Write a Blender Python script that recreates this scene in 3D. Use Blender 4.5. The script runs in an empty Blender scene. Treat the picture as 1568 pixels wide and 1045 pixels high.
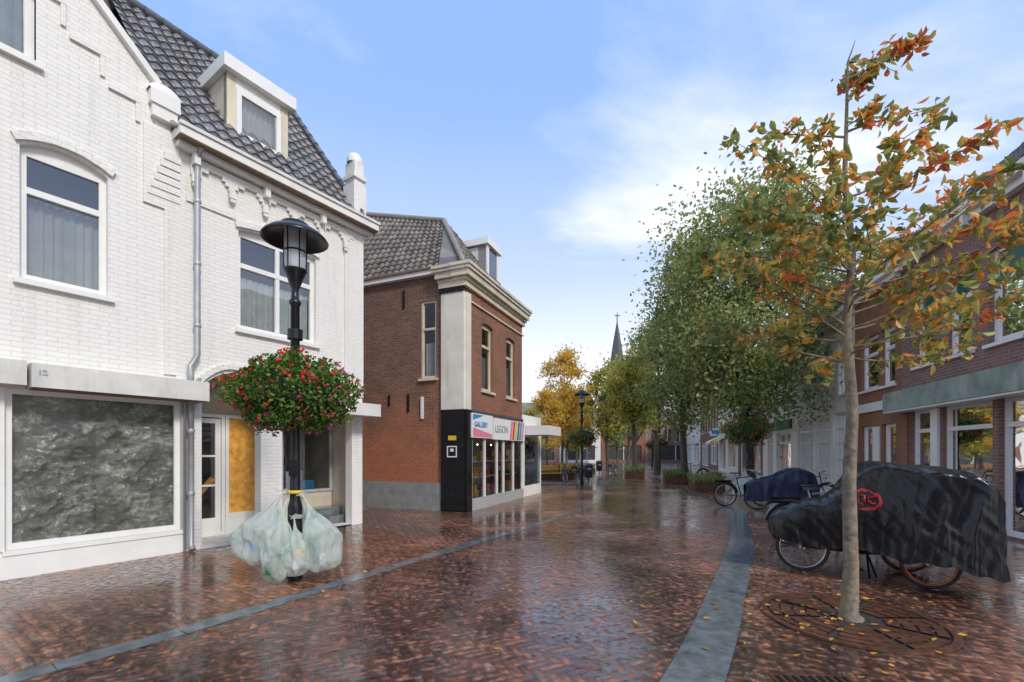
import bpy, math, random
import numpy as np
from mathutils import Vector, Matrix, noise
random.seed(7); rng=np.random.default_rng(11)
scene=bpy.context.scene
COL=scene.collection

# ------------------------------------------------------------ materials
def newmat(name):
    m=bpy.data.materials.new(name); m.use_nodes=True
    nt=m.node_tree; b=nt.nodes['Principled BSDF']
    return m,nt,b
def N(nt,t,**k):
    n=nt.nodes.new(t)
    for a,v in k.items(): setattr(n,a,v)
    return n
def ramp(nt,fac,stops,interp='LINEAR'):
    r=N(nt,'ShaderNodeValToRGB'); r.color_ramp.interpolation=interp
    e=r.color_ramp.elements
    while len(e)<len(stops): e.new(0.5)
    for i,(p,c) in enumerate(stops):
        e[i].position=p; e[i].color=(*c,1) if len(c)==3 else c
    nt.links.new(fac,r.inputs[0]); return r.outputs[0]
def noisetex(nt,scale,detail=3,rough=.55,coord='Object',stretch=None):
    tc=N(nt,'ShaderNodeTexCoord'); n=N(nt,'ShaderNodeTexNoise')
    n.inputs['Scale'].default_value=scale; n.inputs['Detail'].default_value=detail; n.inputs['Roughness'].default_value=rough
    src=tc.outputs[coord]
    if stretch:
        mp=N(nt,'ShaderNodeMapping'); mp.inputs['Scale'].default_value=stretch
        nt.links.new(src,mp.inputs[0]); src=mp.outputs[0]
    nt.links.new(src,n.inputs['Vector']); return n.outputs['Fac']
def mixc(nt,fac,a,b,mode='MIX'):
    m=N(nt,'ShaderNodeMix',data_type='RGBA',blend_type=mode)
    if isinstance(fac,(int,float)): m.inputs[0].default_value=fac
    else: nt.links.new(fac,m.inputs[0])
    for i,x in ((6,a),(7,b)):
        if isinstance(x,tuple): m.inputs[i].default_value=(*x,1)
        else: nt.links.new(x,m.inputs[i])
    return m.outputs[2]
def addbump(nt,b,h,strength=.3,dist=.01,prev=None,sock='Normal'):
    bp=N(nt,'ShaderNodeBump'); bp.inputs['Strength'].default_value=strength; bp.inputs['Distance'].default_value=dist
    nt.links.new(h,bp.inputs['Height'])
    if prev is not None: nt.links.new(prev,bp.inputs['Normal'])
    nt.links.new(bp.outputs[0],b.inputs[sock]); return bp.outputs[0]
def simple(name,col,rough=.5,metal=0,var=.25,scale=4,bump=.15,bscale=40,bdist=.004,dirt=None):
    m,nt,b=newmat(name)
    f=noisetex(nt,scale,3)
    lo=tuple(c*(1-var) for c in col); hi=tuple(min(1,c*(1+var*.6)) for c in col)
    c=ramp(nt,f,[(.3,lo),(.7,hi)])
    if dirt:
        f2=noisetex(nt,1.6,5,.65,stretch=(1.5,1.5,.35)); f2=ramp(nt,f2,[(.52,(0,0,0)),(.75,(1,1,1))])
        c=mixc(nt,f2,c,dirt)
    nt.links.new(c,b.inputs['Base Color'])
    b.inputs['Roughness'].default_value=rough; b.inputs['Metallic'].default_value=metal
    if bump>.1: addbump(nt,b,noisetex(nt,bscale,2),bump,bdist)
    return m
def brickmat(name,c1,c2,mortar,bw=.21,rh=.065,ms=.006,bumps=.5,painted=False,rough=.8,stain=None,low=None):
    m,nt,b=newmat(name)
    uv=N(nt,'ShaderNodeUVMap'); uv.uv_map='UVMap'
    br=N(nt,'ShaderNodeTexBrick'); br.inputs['Scale'].default_value=1
    br.inputs['Brick Width'].default_value=bw; br.inputs['Row Height'].default_value=rh
    br.inputs['Mortar Size'].default_value=ms; br.inputs['Mortar Smooth'].default_value=.3 if not painted else .9
    br.inputs['Color1'].default_value=(*c1,1); br.inputs['Color2'].default_value=(*c2,1); br.inputs['Mortar'].default_value=(*mortar,1)
    nt.links.new(uv.outputs[0],br.inputs['Vector'])
    big=noisetex(nt,.9,5,.65)
    c=mixc(nt,ramp(nt,big,[(.40,(0,0,0)),(.62,(1,1,1))]),br.outputs['Color'],stain if stain else tuple(x*.7 for x in c1))
    if not painted:
        c=mixc(nt,.5,br.outputs['Color'],c)
        if low:
            tc=N(nt,'ShaderNodeTexCoord'); sp=N(nt,'ShaderNodeSeparateXYZ'); nt.links.new(tc.outputs['Object'],sp.inputs[0])
            ma=N(nt,'ShaderNodeMath',operation='MULTIPLY_ADD'); nt.links.new(big,ma.inputs[0]); ma.inputs[1].default_value=5; nt.links.new(sp.outputs[2],ma.inputs[2])
            dv=N(nt,'ShaderNodeMath',operation='DIVIDE'); nt.links.new(ma.outputs[0],dv.inputs[0]); dv.inputs[1].default_value=10
            c=mixc(nt,ramp(nt,dv.outputs[0],[(.40,(.75,.75,.75)),(.60,(0,0,0))]),c,mixc(nt,.6,c,low))
    else:
        c=mixc(nt,.3,br.outputs['Color'],c)
        st=noisetex(nt,2.2,5,.7,stretch=(2.5,2.5,.22))
        c=mixc(nt,ramp(nt,st,[(.54,(0,0,0)),(.8,(.45,.45,.45))]),c,(.48,.47,.43))
    if not painted: c=mixc(nt,.4,c,ramp(nt,noisetex(nt,22,3),[(.3,(.35,.35,.35)),(.7,(1.1,1.1,1.1))]),'MULTIPLY')
    nt.links.new(c,b.inputs['Base Color']); b.inputs['Roughness'].default_value=rough
    n1=addbump(nt,b,br.outputs['Fac'],bumps,.007); nt.nodes[-1].invert=True
    addbump(nt,b,noisetex(nt,12 if painted else 40,3),.38 if painted else .3,.012 if painted else .006,prev=n1)
    return m
M={}
M['wbrick']=brickmat('white_painted_brick',(.83,.81,.76),(.80,.78,.73),(.73,.71,.66),bumps=.6,painted=True,rough=.6,stain=(.75,.73,.67),ms=.005)
M['brick']=brickmat('red_brick',(.31,.12,.065),(.20,.08,.05),(.26,.20,.15),stain=(.40,.17,.09),ms=.008)
M['brickside']=brickmat('weathered_brick',(.29,.13,.075),(.15,.08,.057),(.30,.24,.19),stain=(.14,.085,.06),rough=.85,low=(.66,.20,.075),bumps=.8,ms=.009)
M['brickdk']=brickmat('purple_brick',(.28,.14,.115),(.18,.10,.085),(.32,.29,.26),stain=(.33,.175,.14),ms=.008)
M['whitepl']=simple('white_plaster',(.80,.785,.74),.6,var=.06,scale=2,bump=.2,dirt=(.64,.63,.59))
M['trim']=simple('white_wood_paint',(.82,.81,.77),.35,var=.05,bump=.08)
M['cream']=simple('cream_stucco',(.68,.61,.46),.55,var=.15,scale=2,bump=.25,dirt=(.44,.39,.31))
M['pil']=simple('pilaster_stucco',(.74,.70,.60),.6,var=.12,scale=2,dirt=(.48,.42,.34))
M['conc']=simple('canopy_concrete',(.70,.69,.64),.6,var=.12,scale=3,bump=.3,dirt=(.47,.46,.42))
M['conc2']=simple('mossy_canopy',(.26,.32,.26),.6,var=.35,scale=3,dirt=(.44,.44,.38))
M['grey']=simple('grey_paint',(.40,.41,.40),.4,var=.1)
M['zinc']=simple('zinc_pipe',(.42,.44,.45),.4,.3,var=.15)
M['black']=simple('black_metal',(.022,.024,.026),.3,.4,var=.2,bump=.1)
M['blackst']=simple('black_tile',(.014,.014,.015),.12,var=.2,bump=.05)
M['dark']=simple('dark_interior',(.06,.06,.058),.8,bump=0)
M['brown']=simple('brown_edge',(.20,.13,.08),.6)
M['stone']=simple('blue_stone',(.16,.175,.18),.14,var=.4,scale=7,bump=.25,bscale=25,dirt=(.25,.25,.24))
M['wood']=simple('osb_board',(.88,.42,.08),.4,var=.35,scale=9,bump=.2)
M['curt']=simple('curtain',(.52,.52,.51),.8,var=.15,scale=3)
M['curtw']=simple('net_curtain',(.72,.74,.74),.8,var=.12,scale=6)
M['plate']=simple('render_beige',(.56,.49,.39),.7,var=.12)
M['rust']=simple('rusty_iron',(.15,.065,.036),.35,.2,var=.5,scale=12,bump=.4)
M['soil']=simple('soil',(.05,.035,.025),.9,var=.5,scale=20,bump=.8,bdist=.02)
M['rubber']=simple('tyre_rubber',(.02,.02,.02),.6,bump=0)
M['chrome']=simple('steel',(.5,.5,.5),.25,.9,var=.1,bump=0)
M['orangerim']=simple('orange_rim',(.45,.12,.03),.4,bump=0)
M['green']=simple('green_sign_paint',(.02,.16,.08),.4)
M['red']=simple('red_print',(.6,.03,.03),.4,var=.1,bump=0)
M['whitep']=simple('white_print',(.8,.8,.8),.4,var=.03,bump=0)
M['blue']=simple('blue_box',(.04,.28,.6),.5,bump=0)
M['yel']=simple('yellow_print',(.78,.52,.03),.5,var=.05,bump=0)
M['pinkp']=simple('pink_print',(.75,.22,.32),.5,var=.05,bump=0)
M['slate']=simple('slate_cladding',(.26,.27,.27),.6,var=.2)
M['slated']=simple('dark_slate',(.07,.075,.085),.6,var=.2)
M['dgreen']=simple('green_stained_glass',(.03,.12,.09),.15,bump=0)
m,nt,b=newmat('lit_bulb'); b.inputs['Emission Color'].default_value=(1,.75,.4,1); b.inputs['Emission Strength'].default_value=6; M['bulb']=m

def tilemat(name,c):
    m,nt,b=newmat(name)
    uv=N(nt,'ShaderNodeUVMap'); uv.uv_map='UVMap'
    fl=N(nt,'ShaderNodeVectorMath',operation='FLOOR'); nt.links.new(uv.outputs[0],fl.inputs[0])
    wn=N(nt,'ShaderNodeTexWhiteNoise',noise_dimensions='2D'); nt.links.new(fl.outputs[0],wn.inputs['Vector'])
    col=ramp(nt,wn.outputs['Value'],[(0,tuple(x*.6 for x in c)),(.6,c),(1,tuple(x*1.7 for x in c))])
    d=noisetex(nt,3,5,.65)
    col=mixc(nt,ramp(nt,d,[(.45,(0,0,0)),(.7,(.8,.8,.8))]),col,(.19,.16,.12))
    nt.links.new(col,b.inputs['Base Color']); b.inputs['Roughness'].default_value=.4
    addbump(nt,b,noisetex(nt,30,2),.2,.005); return m
M['tile']=tilemat('blue_grey_pantile',(.12,.125,.14))
M['tile2']=tilemat('brown_grey_pantile',(.19,.165,.14))

def glassmat(name,tint=(.9,.95,.93),fac=.25,rough=.02):
    m,nt,b=newmat(name); nt.nodes.remove(b); out=nt.nodes['Material Output']
    tr=N(nt,'ShaderNodeBsdfTransparent'); tr.inputs[0].default_value=(*tint,1)
    gl=N(nt,'ShaderNodeBsdfGlossy'); gl.inputs['Roughness'].default_value=rough; gl.inputs[0].default_value=(.95,.97,1,1)
    fr=N(nt,'ShaderNodeFresnel'); fr.inputs[0].default_value=1.45
    ad=N(nt,'ShaderNodeMath',operation='ADD',use_clamp=True); ad.inputs[1].default_value=fac
    nt.links.new(fr.outputs[0],ad.inputs[0])
    bp=N(nt,'ShaderNodeBump'); bp.inputs['Strength'].default_value=.04; bp.inputs['Distance'].default_value=.05
    nt.links.new(noisetex(nt,2.5,1),bp.inputs['Height']); nt.links.new(bp.outputs[0],gl.inputs['Normal'])
    mx=N(nt,'ShaderNodeMixShader'); nt.links.new(ad.outputs[0],mx.inputs[0]); nt.links.new(tr.outputs[0],mx.inputs[1]); nt.links.new(gl.outputs[0],mx.inputs[2])
    nt.links.new(mx.outputs[0],out.inputs[0]); return m
M['glass']=glassmat('window_glass',(.82,.86,.85),.14)
M['glasss']=glassmat('display_glass',(.92,.94,.93),.02)
M['glassp']=glassmat('shop_glass',(.96,.97,.96),-.02,.04)
def lantern():
    m,nt,b=newmat('lantern_glass'); out=nt.nodes['Material Output']
    b.inputs['Base Color'].default_value=(.68,.72,.74,1); b.inputs['Roughness'].default_value=.12
    t=N(nt,'ShaderNodeBsdfTransparent'); t.inputs[0].default_value=(.92,.96,.97,1)
    mx=N(nt,'ShaderNodeMixShader'); mx.inputs[0].default_value=.45; nt.links.new(b.outputs[0],mx.inputs[1]); nt.links.new(t.outputs[0],mx.inputs[2]); nt.links.new(mx.outputs[0],out.inputs[0]); return m
M['glassc']=lantern()

def film():
    m,nt,b=newmat('plastic_film'); out=nt.nodes['Material Output']
    b.inputs['Base Color'].default_value=(.56,.58,.53,1); b.inputs['Roughness'].default_value=.13
    b.inputs['Specular IOR Level'].default_value=1.0
    addbump(nt,b,noisetex(nt,6,4,.62,stretch=(1,1,1.2)),.7,.05)
    t=N(nt,'ShaderNodeBsdfTransparent'); t.inputs[0].default_value=(.80,.82,.76,1)
    f=ramp(nt,noisetex(nt,2.4,5,.74,stretch=(1,1,1.5)),[(.36,(.20,.20,.20)),(.50,(.36,.36,.36)),(.64,(.85,.85,.85))])
    mx=N(nt,'ShaderNodeMixShader'); nt.links.new(f,mx.inputs[0]); nt.links.new(t.outputs[0],mx.inputs[1]); nt.links.new(b.outputs[0],mx.inputs[2]); nt.links.new(mx.outputs[0],out.inputs[0]); return m
M['film']=film()
def bagmat():
    m,nt,b=newmat('bin_bag_plastic'); out=nt.nodes['Material Output']
    f=noisetex(nt,6,3,.6); c=ramp(nt,f,[(.30,(.34,.52,.40)),(.42,(.72,.82,.76)),(.60,(.84,.87,.83)),(.68,(.74,.60,.42)),(.80,(.34,.48,.50))])
    nt.links.new(c,b.inputs['Base Color']); b.inputs['Roughness'].default_value=.2
    nb=addbump(nt,b,noisetex(nt,9,4,.65,stretch=(1.6,1.6,.7)),.9,.05)
    t=N(nt,'ShaderNodeBsdfTranslucent'); t.inputs[0].default_value=(.90,.97,.91,1)
    tp=N(nt,'ShaderNodeBsdfTransparent'); tp.inputs[0].default_value=(.94,.98,.95,1)
    mx=N(nt,'ShaderNodeMixShader'); mx.inputs[0].default_value=.35
    nt.links.new(b.outputs[0],mx.inputs[1]); nt.links.new(t.outputs[0],mx.inputs[2])
    m2=N(nt,'ShaderNodeMixShader'); m2.inputs[0].default_value=.42; nt.links.new(mx.outputs[0],m2.inputs[1]); nt.links.new(tp.outputs[0],m2.inputs[2])
    nt.links.new(m2.outputs[0],out.inputs[0]); return m
M['bag']=bagmat()
def covermat(name,col):
    m,nt,b=newmat(name)
    nt.links.new(ramp(nt,noisetex(nt,3,2),[(.3,col),(.7,tuple(x*1.6 for x in col))]),b.inputs['Base Color']); b.inputs['Roughness'].default_value=.26
    b.inputs['Specular IOR Level'].default_value=.38
    addbump(nt,b,noisetex(nt,6,3,.5,stretch=(1.2,1.2,.6)),.5,.03); return m
M['cover']=covermat('black_nylon_cover',(.007,.007,.008)); M['cover2']=covermat('navy_nylon_cover',(.016,.022,.055))

def leafmat(name,stops,trans=.35,gloss=False,nsc=.9,nw=.9,zg=None):
    m,nt,b=newmat(name); out=nt.nodes['Material Output']
    g=N(nt,'ShaderNodeNewGeometry')
    f=noisetex(nt,nsc,1); a=N(nt,'ShaderNodeMath',operation='MULTIPLY_ADD')
    nt.links.new(f,a.inputs[0]); a.inputs[1].default_value=nw
    s=N(nt,'ShaderNodeMath',operation='MULTIPLY_ADD'); nt.links.new(g.outputs['Random Per Island'],s.inputs[0]); s.inputs[1].default_value=.75; s.inputs[2].default_value=.12-nw/2
    nt.links.new(s.outputs[0],a.inputs[2]); fac=a.outputs[0]
    if zg:
        tc=N(nt,'ShaderNodeTexCoord'); dt=N(nt,'ShaderNodeVectorMath',operation='DOT_PRODUCT'); nt.links.new(tc.outputs['Object'],dt.inputs[0]); dt.inputs[1].default_value=zg[0]
        q=N(nt,'ShaderNodeMath',operation='ADD'); nt.links.new(dt.outputs['Value'],q.inputs[0]); q.inputs[1].default_value=zg[1]
        ad=N(nt,'ShaderNodeMath',operation='ADD'); nt.links.new(q.outputs[0],ad.inputs[0]); nt.links.new(fac,ad.inputs[1]); fac=ad.outputs[0]
    c=ramp(nt,fac,stops)
    if gloss:
        nt.links.new(c,b.inputs['Base Color']); b.inputs['Roughness'].default_value=.4; sh=b
    else:
        nt.nodes.remove(b); sh=N(nt,'ShaderNodeBsdfDiffuse'); nt.links.new(c,sh.inputs[0])
    t=N(nt,'ShaderNodeBsdfTranslucent'); nt.links.new(c,t.inputs[0])
    mx=N(nt,'ShaderNodeMixShader'); mx.inputs[0].default_value=trans
    nt.links.new(sh.outputs[0],mx.inputs[1]); nt.links.new(t.outputs[0],mx.inputs[2]); nt.links.new(mx.outputs[0],out.inputs[0]); return m
M['lgreen']=leafmat('green_foliage',[(0,(.15,.19,.075)),(.35,(.26,.32,.12)),(.6,(.37,.42,.16)),(.85,(.50,.49,.18)),(1,(.62,.52,.15))],.4)
M['lyg']=leafmat('yellow_green_foliage',[(0,(.20,.23,.065)),(.4,(.38,.39,.10)),(.7,(.60,.53,.12)),(1,(.74,.57,.11))],.4)
M['lyel']=leafmat('yellow_foliage',[(0,(.32,.24,.05)),(.3,(.60,.43,.08)),(.6,(.82,.56,.10)),(1,(.80,.35,.06))],.4)
M['laut']=leafmat('autumn_leaves',[(0,(.18,.23,.065)),(.34,(.32,.36,.10)),(.52,(.50,.46,.12)),(.61,(.80,.46,.09)),(.76,(.96,.40,.06)),(.90,(.82,.17,.07)),(1,(.52,.14,.07))],.5,gloss=True,nsc=1.8,nw=.8,zg=((.10,0,.08),-.645))
M['lground']=leafmat('fallen_leaves',[(0,(.30,.16,.05)),(.35,(.62,.36,.07)),(.6,(.70,.26,.05)),(.8,(.40,.10,.03)),(1,(.26,.27,.06))],.1)
M['lbask']=leafmat('basket_leaves',[(0,(.05,.10,.025)),(.5,(.13,.24,.05)),(1,(.28,.40,.09))],.35)
M['flo']=leafmat('basket_flowers',[(0,(.72,.03,.03)),(.45,(.8,.06,.05)),(.6,(.65,.10,.32)),(.8,(.6,.14,.45)),(1,(.75,.3,.5))],.25,zg=((0,0,-.5),1.15))
M['bark']=simple('tree_bark',(.22,.175,.13),.8,var=.5,scale=14,bump=.9,bscale=22,bdist=.012,dirt=(.40,.31,.10))
M['bark2']=simple('dark_bark',(.12,.095,.07),.85,var=.4,scale=8,bump=.8,bdist=.02)

def wetbrick(name,stops):
    m,nt,b=newmat(name); g=N(nt,'ShaderNodeNewGeometry')
    c=ramp(nt,g.outputs['Random Per Island'],stops)
    f=noisetex(nt,45,2); c=mixc(nt,.5,c,ramp(nt,f,[(.3,(.6,.6,.6)),(.7,(1.25,1.2,1.15))]),'MULTIPLY')
    w=noisetex(nt,.5,3,.6)
    c=mixc(nt,1.0,c,ramp(nt,w,[(.36,(.80,.76,.73)),(.66,(1.18,1.14,1.10))]),'MULTIPLY')
    nt.links.new(c,b.inputs['Base Color'])
    b.inputs['Roughness'].default_value=.24; b.inputs['IOR'].default_value=1.6
    addbump(nt,b,noisetex(nt,30,2,.6),.25,.003); return m
M['road']=wetbrick('wet_herringbone_brick',[(0,(.20,.085,.055)),(.35,(.33,.135,.075)),(.65,(.44,.18,.095)),(.85,(.28,.16,.115)),(1,(.54,.25,.13))])
M['pave']=wetbrick('wet_pavement_brick',[(0,(.28,.12,.07)),(.4,(.44,.19,.10)),(.75,(.55,.25,.13)),(.9,(.34,.22,.16)),(1,(.62,.33,.18))])
def waterfilm():
    m,nt,b=newmat('rain_water_film'); nt.nodes.remove(b); out=nt.nodes['Material Output']
    tr=N(nt,'ShaderNodeBsdfTransparent')
    gl=N(nt,'ShaderNodeBsdfGlossy'); gl.inputs[0].default_value=(1,1,1,1)
    w=noisetex(nt,.5,4,.6); fine=noisetex(nt,15,2,.6)
    nt.links.new(ramp(nt,w,[(.38,(.11,)*3),(.64,(.26,)*3)]),gl.inputs['Roughness'])
    fr=N(nt,'ShaderNodeFresnel'); fr.inputs[0].default_value=1.5
    mk=ramp(nt,w,[(.42,(1.0,)*3),(.62,(.45,)*3)]); mk2=ramp(nt,fine,[(.36,(.12,)*3),(.58,(1,)*3)])
    a=N(nt,'ShaderNodeMath',operation='MULTIPLY'); nt.links.new(mk,a.inputs[0]); nt.links.new(mk2,a.inputs[1])
    c=N(nt,'ShaderNodeMath',operation='MULTIPLY'); nt.links.new(a.outputs[0],c.inputs[0]); nt.links.new(fr.outputs[0],c.inputs[1])
    d=N(nt,'ShaderNodeMath',operation='MULTIPLY',use_clamp=True); nt.links.new(c.outputs[0],d.inputs[0]); d.inputs[1].default_value=1.55
    b1=N(nt,'ShaderNodeBump'); b1.inputs['Strength'].default_value=.45; b1.inputs['Distance'].default_value=.006; nt.links.new(noisetex(nt,8,2,.55),b1.inputs['Height'])
    nt.links.new(b1.outputs[0],gl.inputs['Normal'])
    mx=N(nt,'ShaderNodeMixShader'); nt.links.new(d.outputs[0],mx.inputs[0]); nt.links.new(tr.outputs[0],mx.inputs[1]); nt.links.new(gl.outputs[0],mx.inputs[2]); nt.links.new(mx.outputs[0],out.inputs[0]); return m
M['water']=waterfilm()
def groundmat():
    m,nt,b=newmat('wet_ground')
    tc=N(nt,'ShaderNodeTexCoord'); mp=N(nt,'ShaderNodeMapping'); mp.inputs['Rotation'].default_value=(0,0,.9); nt.links.new(tc.outputs['Object'],mp.inputs[0])
    br=N(nt,'ShaderNodeTexBrick'); br.inputs['Scale'].default_value=1; br.inputs['Brick Width'].default_value=.21; br.inputs['Row Height'].default_value=.07; br.inputs['Mortar Size'].default_value=.004
    br.inputs['Color1'].default_value=(.38,.19,.12,1); br.inputs['Color2'].default_value=(.26,.13,.09,1); br.inputs['Mortar'].default_value=(.08,.055,.045,1)
    nt.links.new(mp.outputs[0],br.inputs['Vector'])
    nt.links.new(mixc(nt,.4,br.outputs['Color'],(.24,.15,.11)),b.inputs['Base Color'])
    b.inputs['Roughness'].default_value=.3; return m
M['ground']=groundmat()

# ------------------------------------------------------------ mesh builder
class Frame:
    def __init__(s,o,d,n): s.o=Vector((*o,0)); s.d=Vector((*d,0)).normalized(); s.n=Vector((*n,0)).normalized()
    def p(s,a,b,c): return s.o+s.d*a+s.n*b+Vector((0,0,c))
class MB:
    def __init__(s): s.v=[];s.f=[];s.m=[];s.uv=[];s.mats=[];s.sm=[]
    def mi(s,mat):
        mat=M[mat] if isinstance(mat,str) else mat
        if mat not in s.mats: s.mats.append(mat)
        return s.mats.index(mat)
    def poly(s,pts,mat,uv=None,smooth=False):
        i=len(s.v); s.v+= [tuple(p) for p in pts]; s.f.append(tuple(range(i,i+len(pts)))); s.m.append(s.mi(mat)); s.sm.append(smooth)
        s.uv.append(uv if uv else [(p[0]+p[1],p[2]) for p in pts])
    def fp(s,F,pts,mat):
        s.poly([F.p(*q) for q in pts],mat,[(q[0]+q[1],q[2]) for q in pts])
    def box(s,F,a0,a1,b0,b1,c0,c1,mat):
        P=lambda a,b,c:(a,b,c)
        for q in ([P(a0,b1,c0),P(a1,b1,c0),P(a1,b1,c1),P(a0,b1,c1)],[P(a1,b0,c0),P(a0,b0,c0),P(a0,b0,c1),P(a1,b0,c1)],
                  [P(a1,b1,c0),P(a1,b0,c0),P(a1,b0,c1),P(a1,b1,c1)],[P(a0,b0,c0),P(a0,b1,c0),P(a0,b1,c1),P(a0,b0,c1)]):
            s.fp(F,q,mat)
        for z in (c0,c1):
            q=[P(a0,b0,z),P(a1,b0,z),P(a1,b1,z),P(a0,b1,z)]
            s.poly([F.p(*x) for x in q],mat,[(x[0],x[1]) for x in q])
    def beam(s,p0,p1,w,h,mat,up=Vector((0,0,1))):
        p0=Vector(p0);p1=Vector(p1); t=(p1-p0).normalized(); x=t.cross(up).normalized()*w/2; y=x.cross(t).normalized()*h/2
        c=[[p+sx*x+sy*y for sx,sy in((-1,-1),(1,-1),(1,1),(-1,1))] for p in(p0,p1)]
        for i in range(4):
            j=(i+1)%4; s.poly([c[0][i],c[0][j],c[1][j],c[1][i]],mat)
        s.poly(c[0],mat); s.poly(c[1],mat)
    def path(s,pts,rad,n,mat,caps=True):
        pts=[Vector(p) for p in pts]
        if not isinstance(rad,(list,tuple)): rad=[rad]*len(pts)
        base=len(s.v); ref=Vector((.31,.17,.93)).normalized(); k=s.mi(mat)
        for i,p in enumerate(pts):
            t=(pts[min(i+1,len(pts)-1)]-pts[max(i-1,0)])
            t=t.normalized() if t.length>0 else Vector((0,0,1))
            r0=ref if abs(t.dot(ref))<.92 else Vector((1,0,0))
            x=t.cross(r0).normalized(); y=t.cross(x)
            for j in range(n):
                a=2*math.pi*j/n; s.v.append(tuple(p+(x*math.cos(a)+y*math.sin(a))*rad[i]))
        for i in range(len(pts)-1):
            for j in range(n):
                f=(base+i*n+j,base+i*n+(j+1)%n,base+(i+1)*n+(j+1)%n,base+(i+1)*n+j)
                s.f.append(f); s.m.append(k); s.sm.append(True); s.uv.append([(0,0)]*4)
        if caps:
            for b in (base,base+(len(pts)-1)*n):
                s.f.append(tuple(range(b,b+n))); s.m.append(k); s.sm.append(False); s.uv.append([(0,0)]*n)
    def lathe(s,c,prof,n,mat,smooth=True):
        base=len(s.v); k=s.mi(mat); c=Vector(c)
        for r,z in prof:
            for j in range(n):
                a=2*math.pi*j/n; s.v.append((c.x+r*math.cos(a),c.y+r*math.sin(a),c.z+z))
        for i in range(len(prof)-1):
            for j in range(n):
                s.f.append((base+i*n+j,base+i*n+(j+1)%n,base+(i+1)*n+(j+1)%n,base+(i+1)*n+j)); s.m.append(k); s.sm.append(smooth); s.uv.append([(0,0)]*4)
    def grid(s,nu,nv,fn,mat,smooth=True):
        base=len(s.v); k=s.mi(mat)
        for i in range(nu+1):
            for j in range(nv+1): s.v.append(tuple(fn(i/nu,j/nv)))
        for i in range(nu):
            for j in range(nv):
                a=base+i*(nv+1)+j; s.f.append((a,a+nv+1,a+nv+2,a+1)); s.m.append(k); s.sm.append(smooth)
                s.uv.append([(i/nu,j/nv)]*4)
    def build(s,name,parent=None):
        me=bpy.data.meshes.new(name); me.from_pydata(s.v,[],s.f)
        for m in s.mats: me.materials.append(m)
        me.polygons.foreach_set('material_index',s.m); me.polygons.foreach_set('use_smooth',s.sm)
        u=me.uv_layers.new(name='UVMap'); fl=[]
        for q in s.uv:
            for x in q: fl+= [x[0],x[1]]
        u.data.foreach_set('uv',fl); me.update()
        ob=bpy.data.objects.new(name,me); COL.objects.link(ob)
        if parent: ob.parent=parent
        return ob
def empty(name):
    e=bpy.data.objects.new(name,None); COL.objects.link(e); return e
def npmesh(name,V,F,mat,parent=None,smooth=False):
    me=bpy.data.meshes.new(name); me.vertices.add(len(V)); me.vertices.foreach_set('co',np.asarray(V,dtype=np.float32).ravel())
    F=np.asarray(F,dtype=np.int32); k=F.shape[1]
    me.loops.add(F.size); me.loops.foreach_set('vertex_index',F.ravel())
    me.polygons.add(len(F)); me.polygons.foreach_set('loop_start',np.arange(0,F.size,k,dtype=np.int32))
    me.polygons.foreach_set('loop_total',np.full(len(F),k,dtype=np.int32))
    me.update(calc_edges=True); me.validate()
    me.materials.append(M[mat]); ob=bpy.data.objects.new(name,me); COL.objects.link(ob)
    if parent: ob.parent=parent
    return ob

def wall(mb,F,s0,s1,z0,z1,ops,mat,th=.2,o=0):
    S=sorted({s0,s1,*[x for q in ops for x in q[:2]]}); Z=sorted({z0,z1,*[x for q in ops for x in q[2:4]]})
    for i in range(len(S)-1):
        for j in range(len(Z)-1):
            cs=(S[i]+S[i+1])/2; cz=(Z[j]+Z[j+1])/2
            if any(q[0]<cs<q[1] and q[2]<cz<q[3] for q in ops): continue
            mb.fp(F,[(S[i],o,Z[j]),(S[i+1],o,Z[j]),(S[i+1],o,Z[j+1]),(S[i],o,Z[j+1])],mat)
    for q in ops:
        a,b,c,d=q[:4]; rise=q[4] if len(q)>4 else 0; i=o-th; ze=d-rise
        mb.fp(F,[(a,o,c),(a,i,c),(a,i,ze),(a,o,ze)],mat); mb.fp(F,[(b,o,c),(b,i,c),(b,i,ze),(b,o,ze)],mat)
        mb.poly([F.p(a,o,c),F.p(b,o,c),F.p(b,i,c),F.p(a,i,c)],mat)
        n=12; cur=[(a+(b-a)*k/n, d-rise*(2*k/n-1)**2) for k in range(n+1)]
        for k in range(n):
            (x0,y0),(x1,y1)=cur[k],cur[k+1]
            if rise: mb.fp(F,[(x0,o,y0),(x1,o,y1),(x1,o,d),(x0,o,d)],mat)
            mb.fp(F,[(x0,o,y0),(x1,o,y1),(x1,i,y1),(x0,i,y0)],mat)
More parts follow.
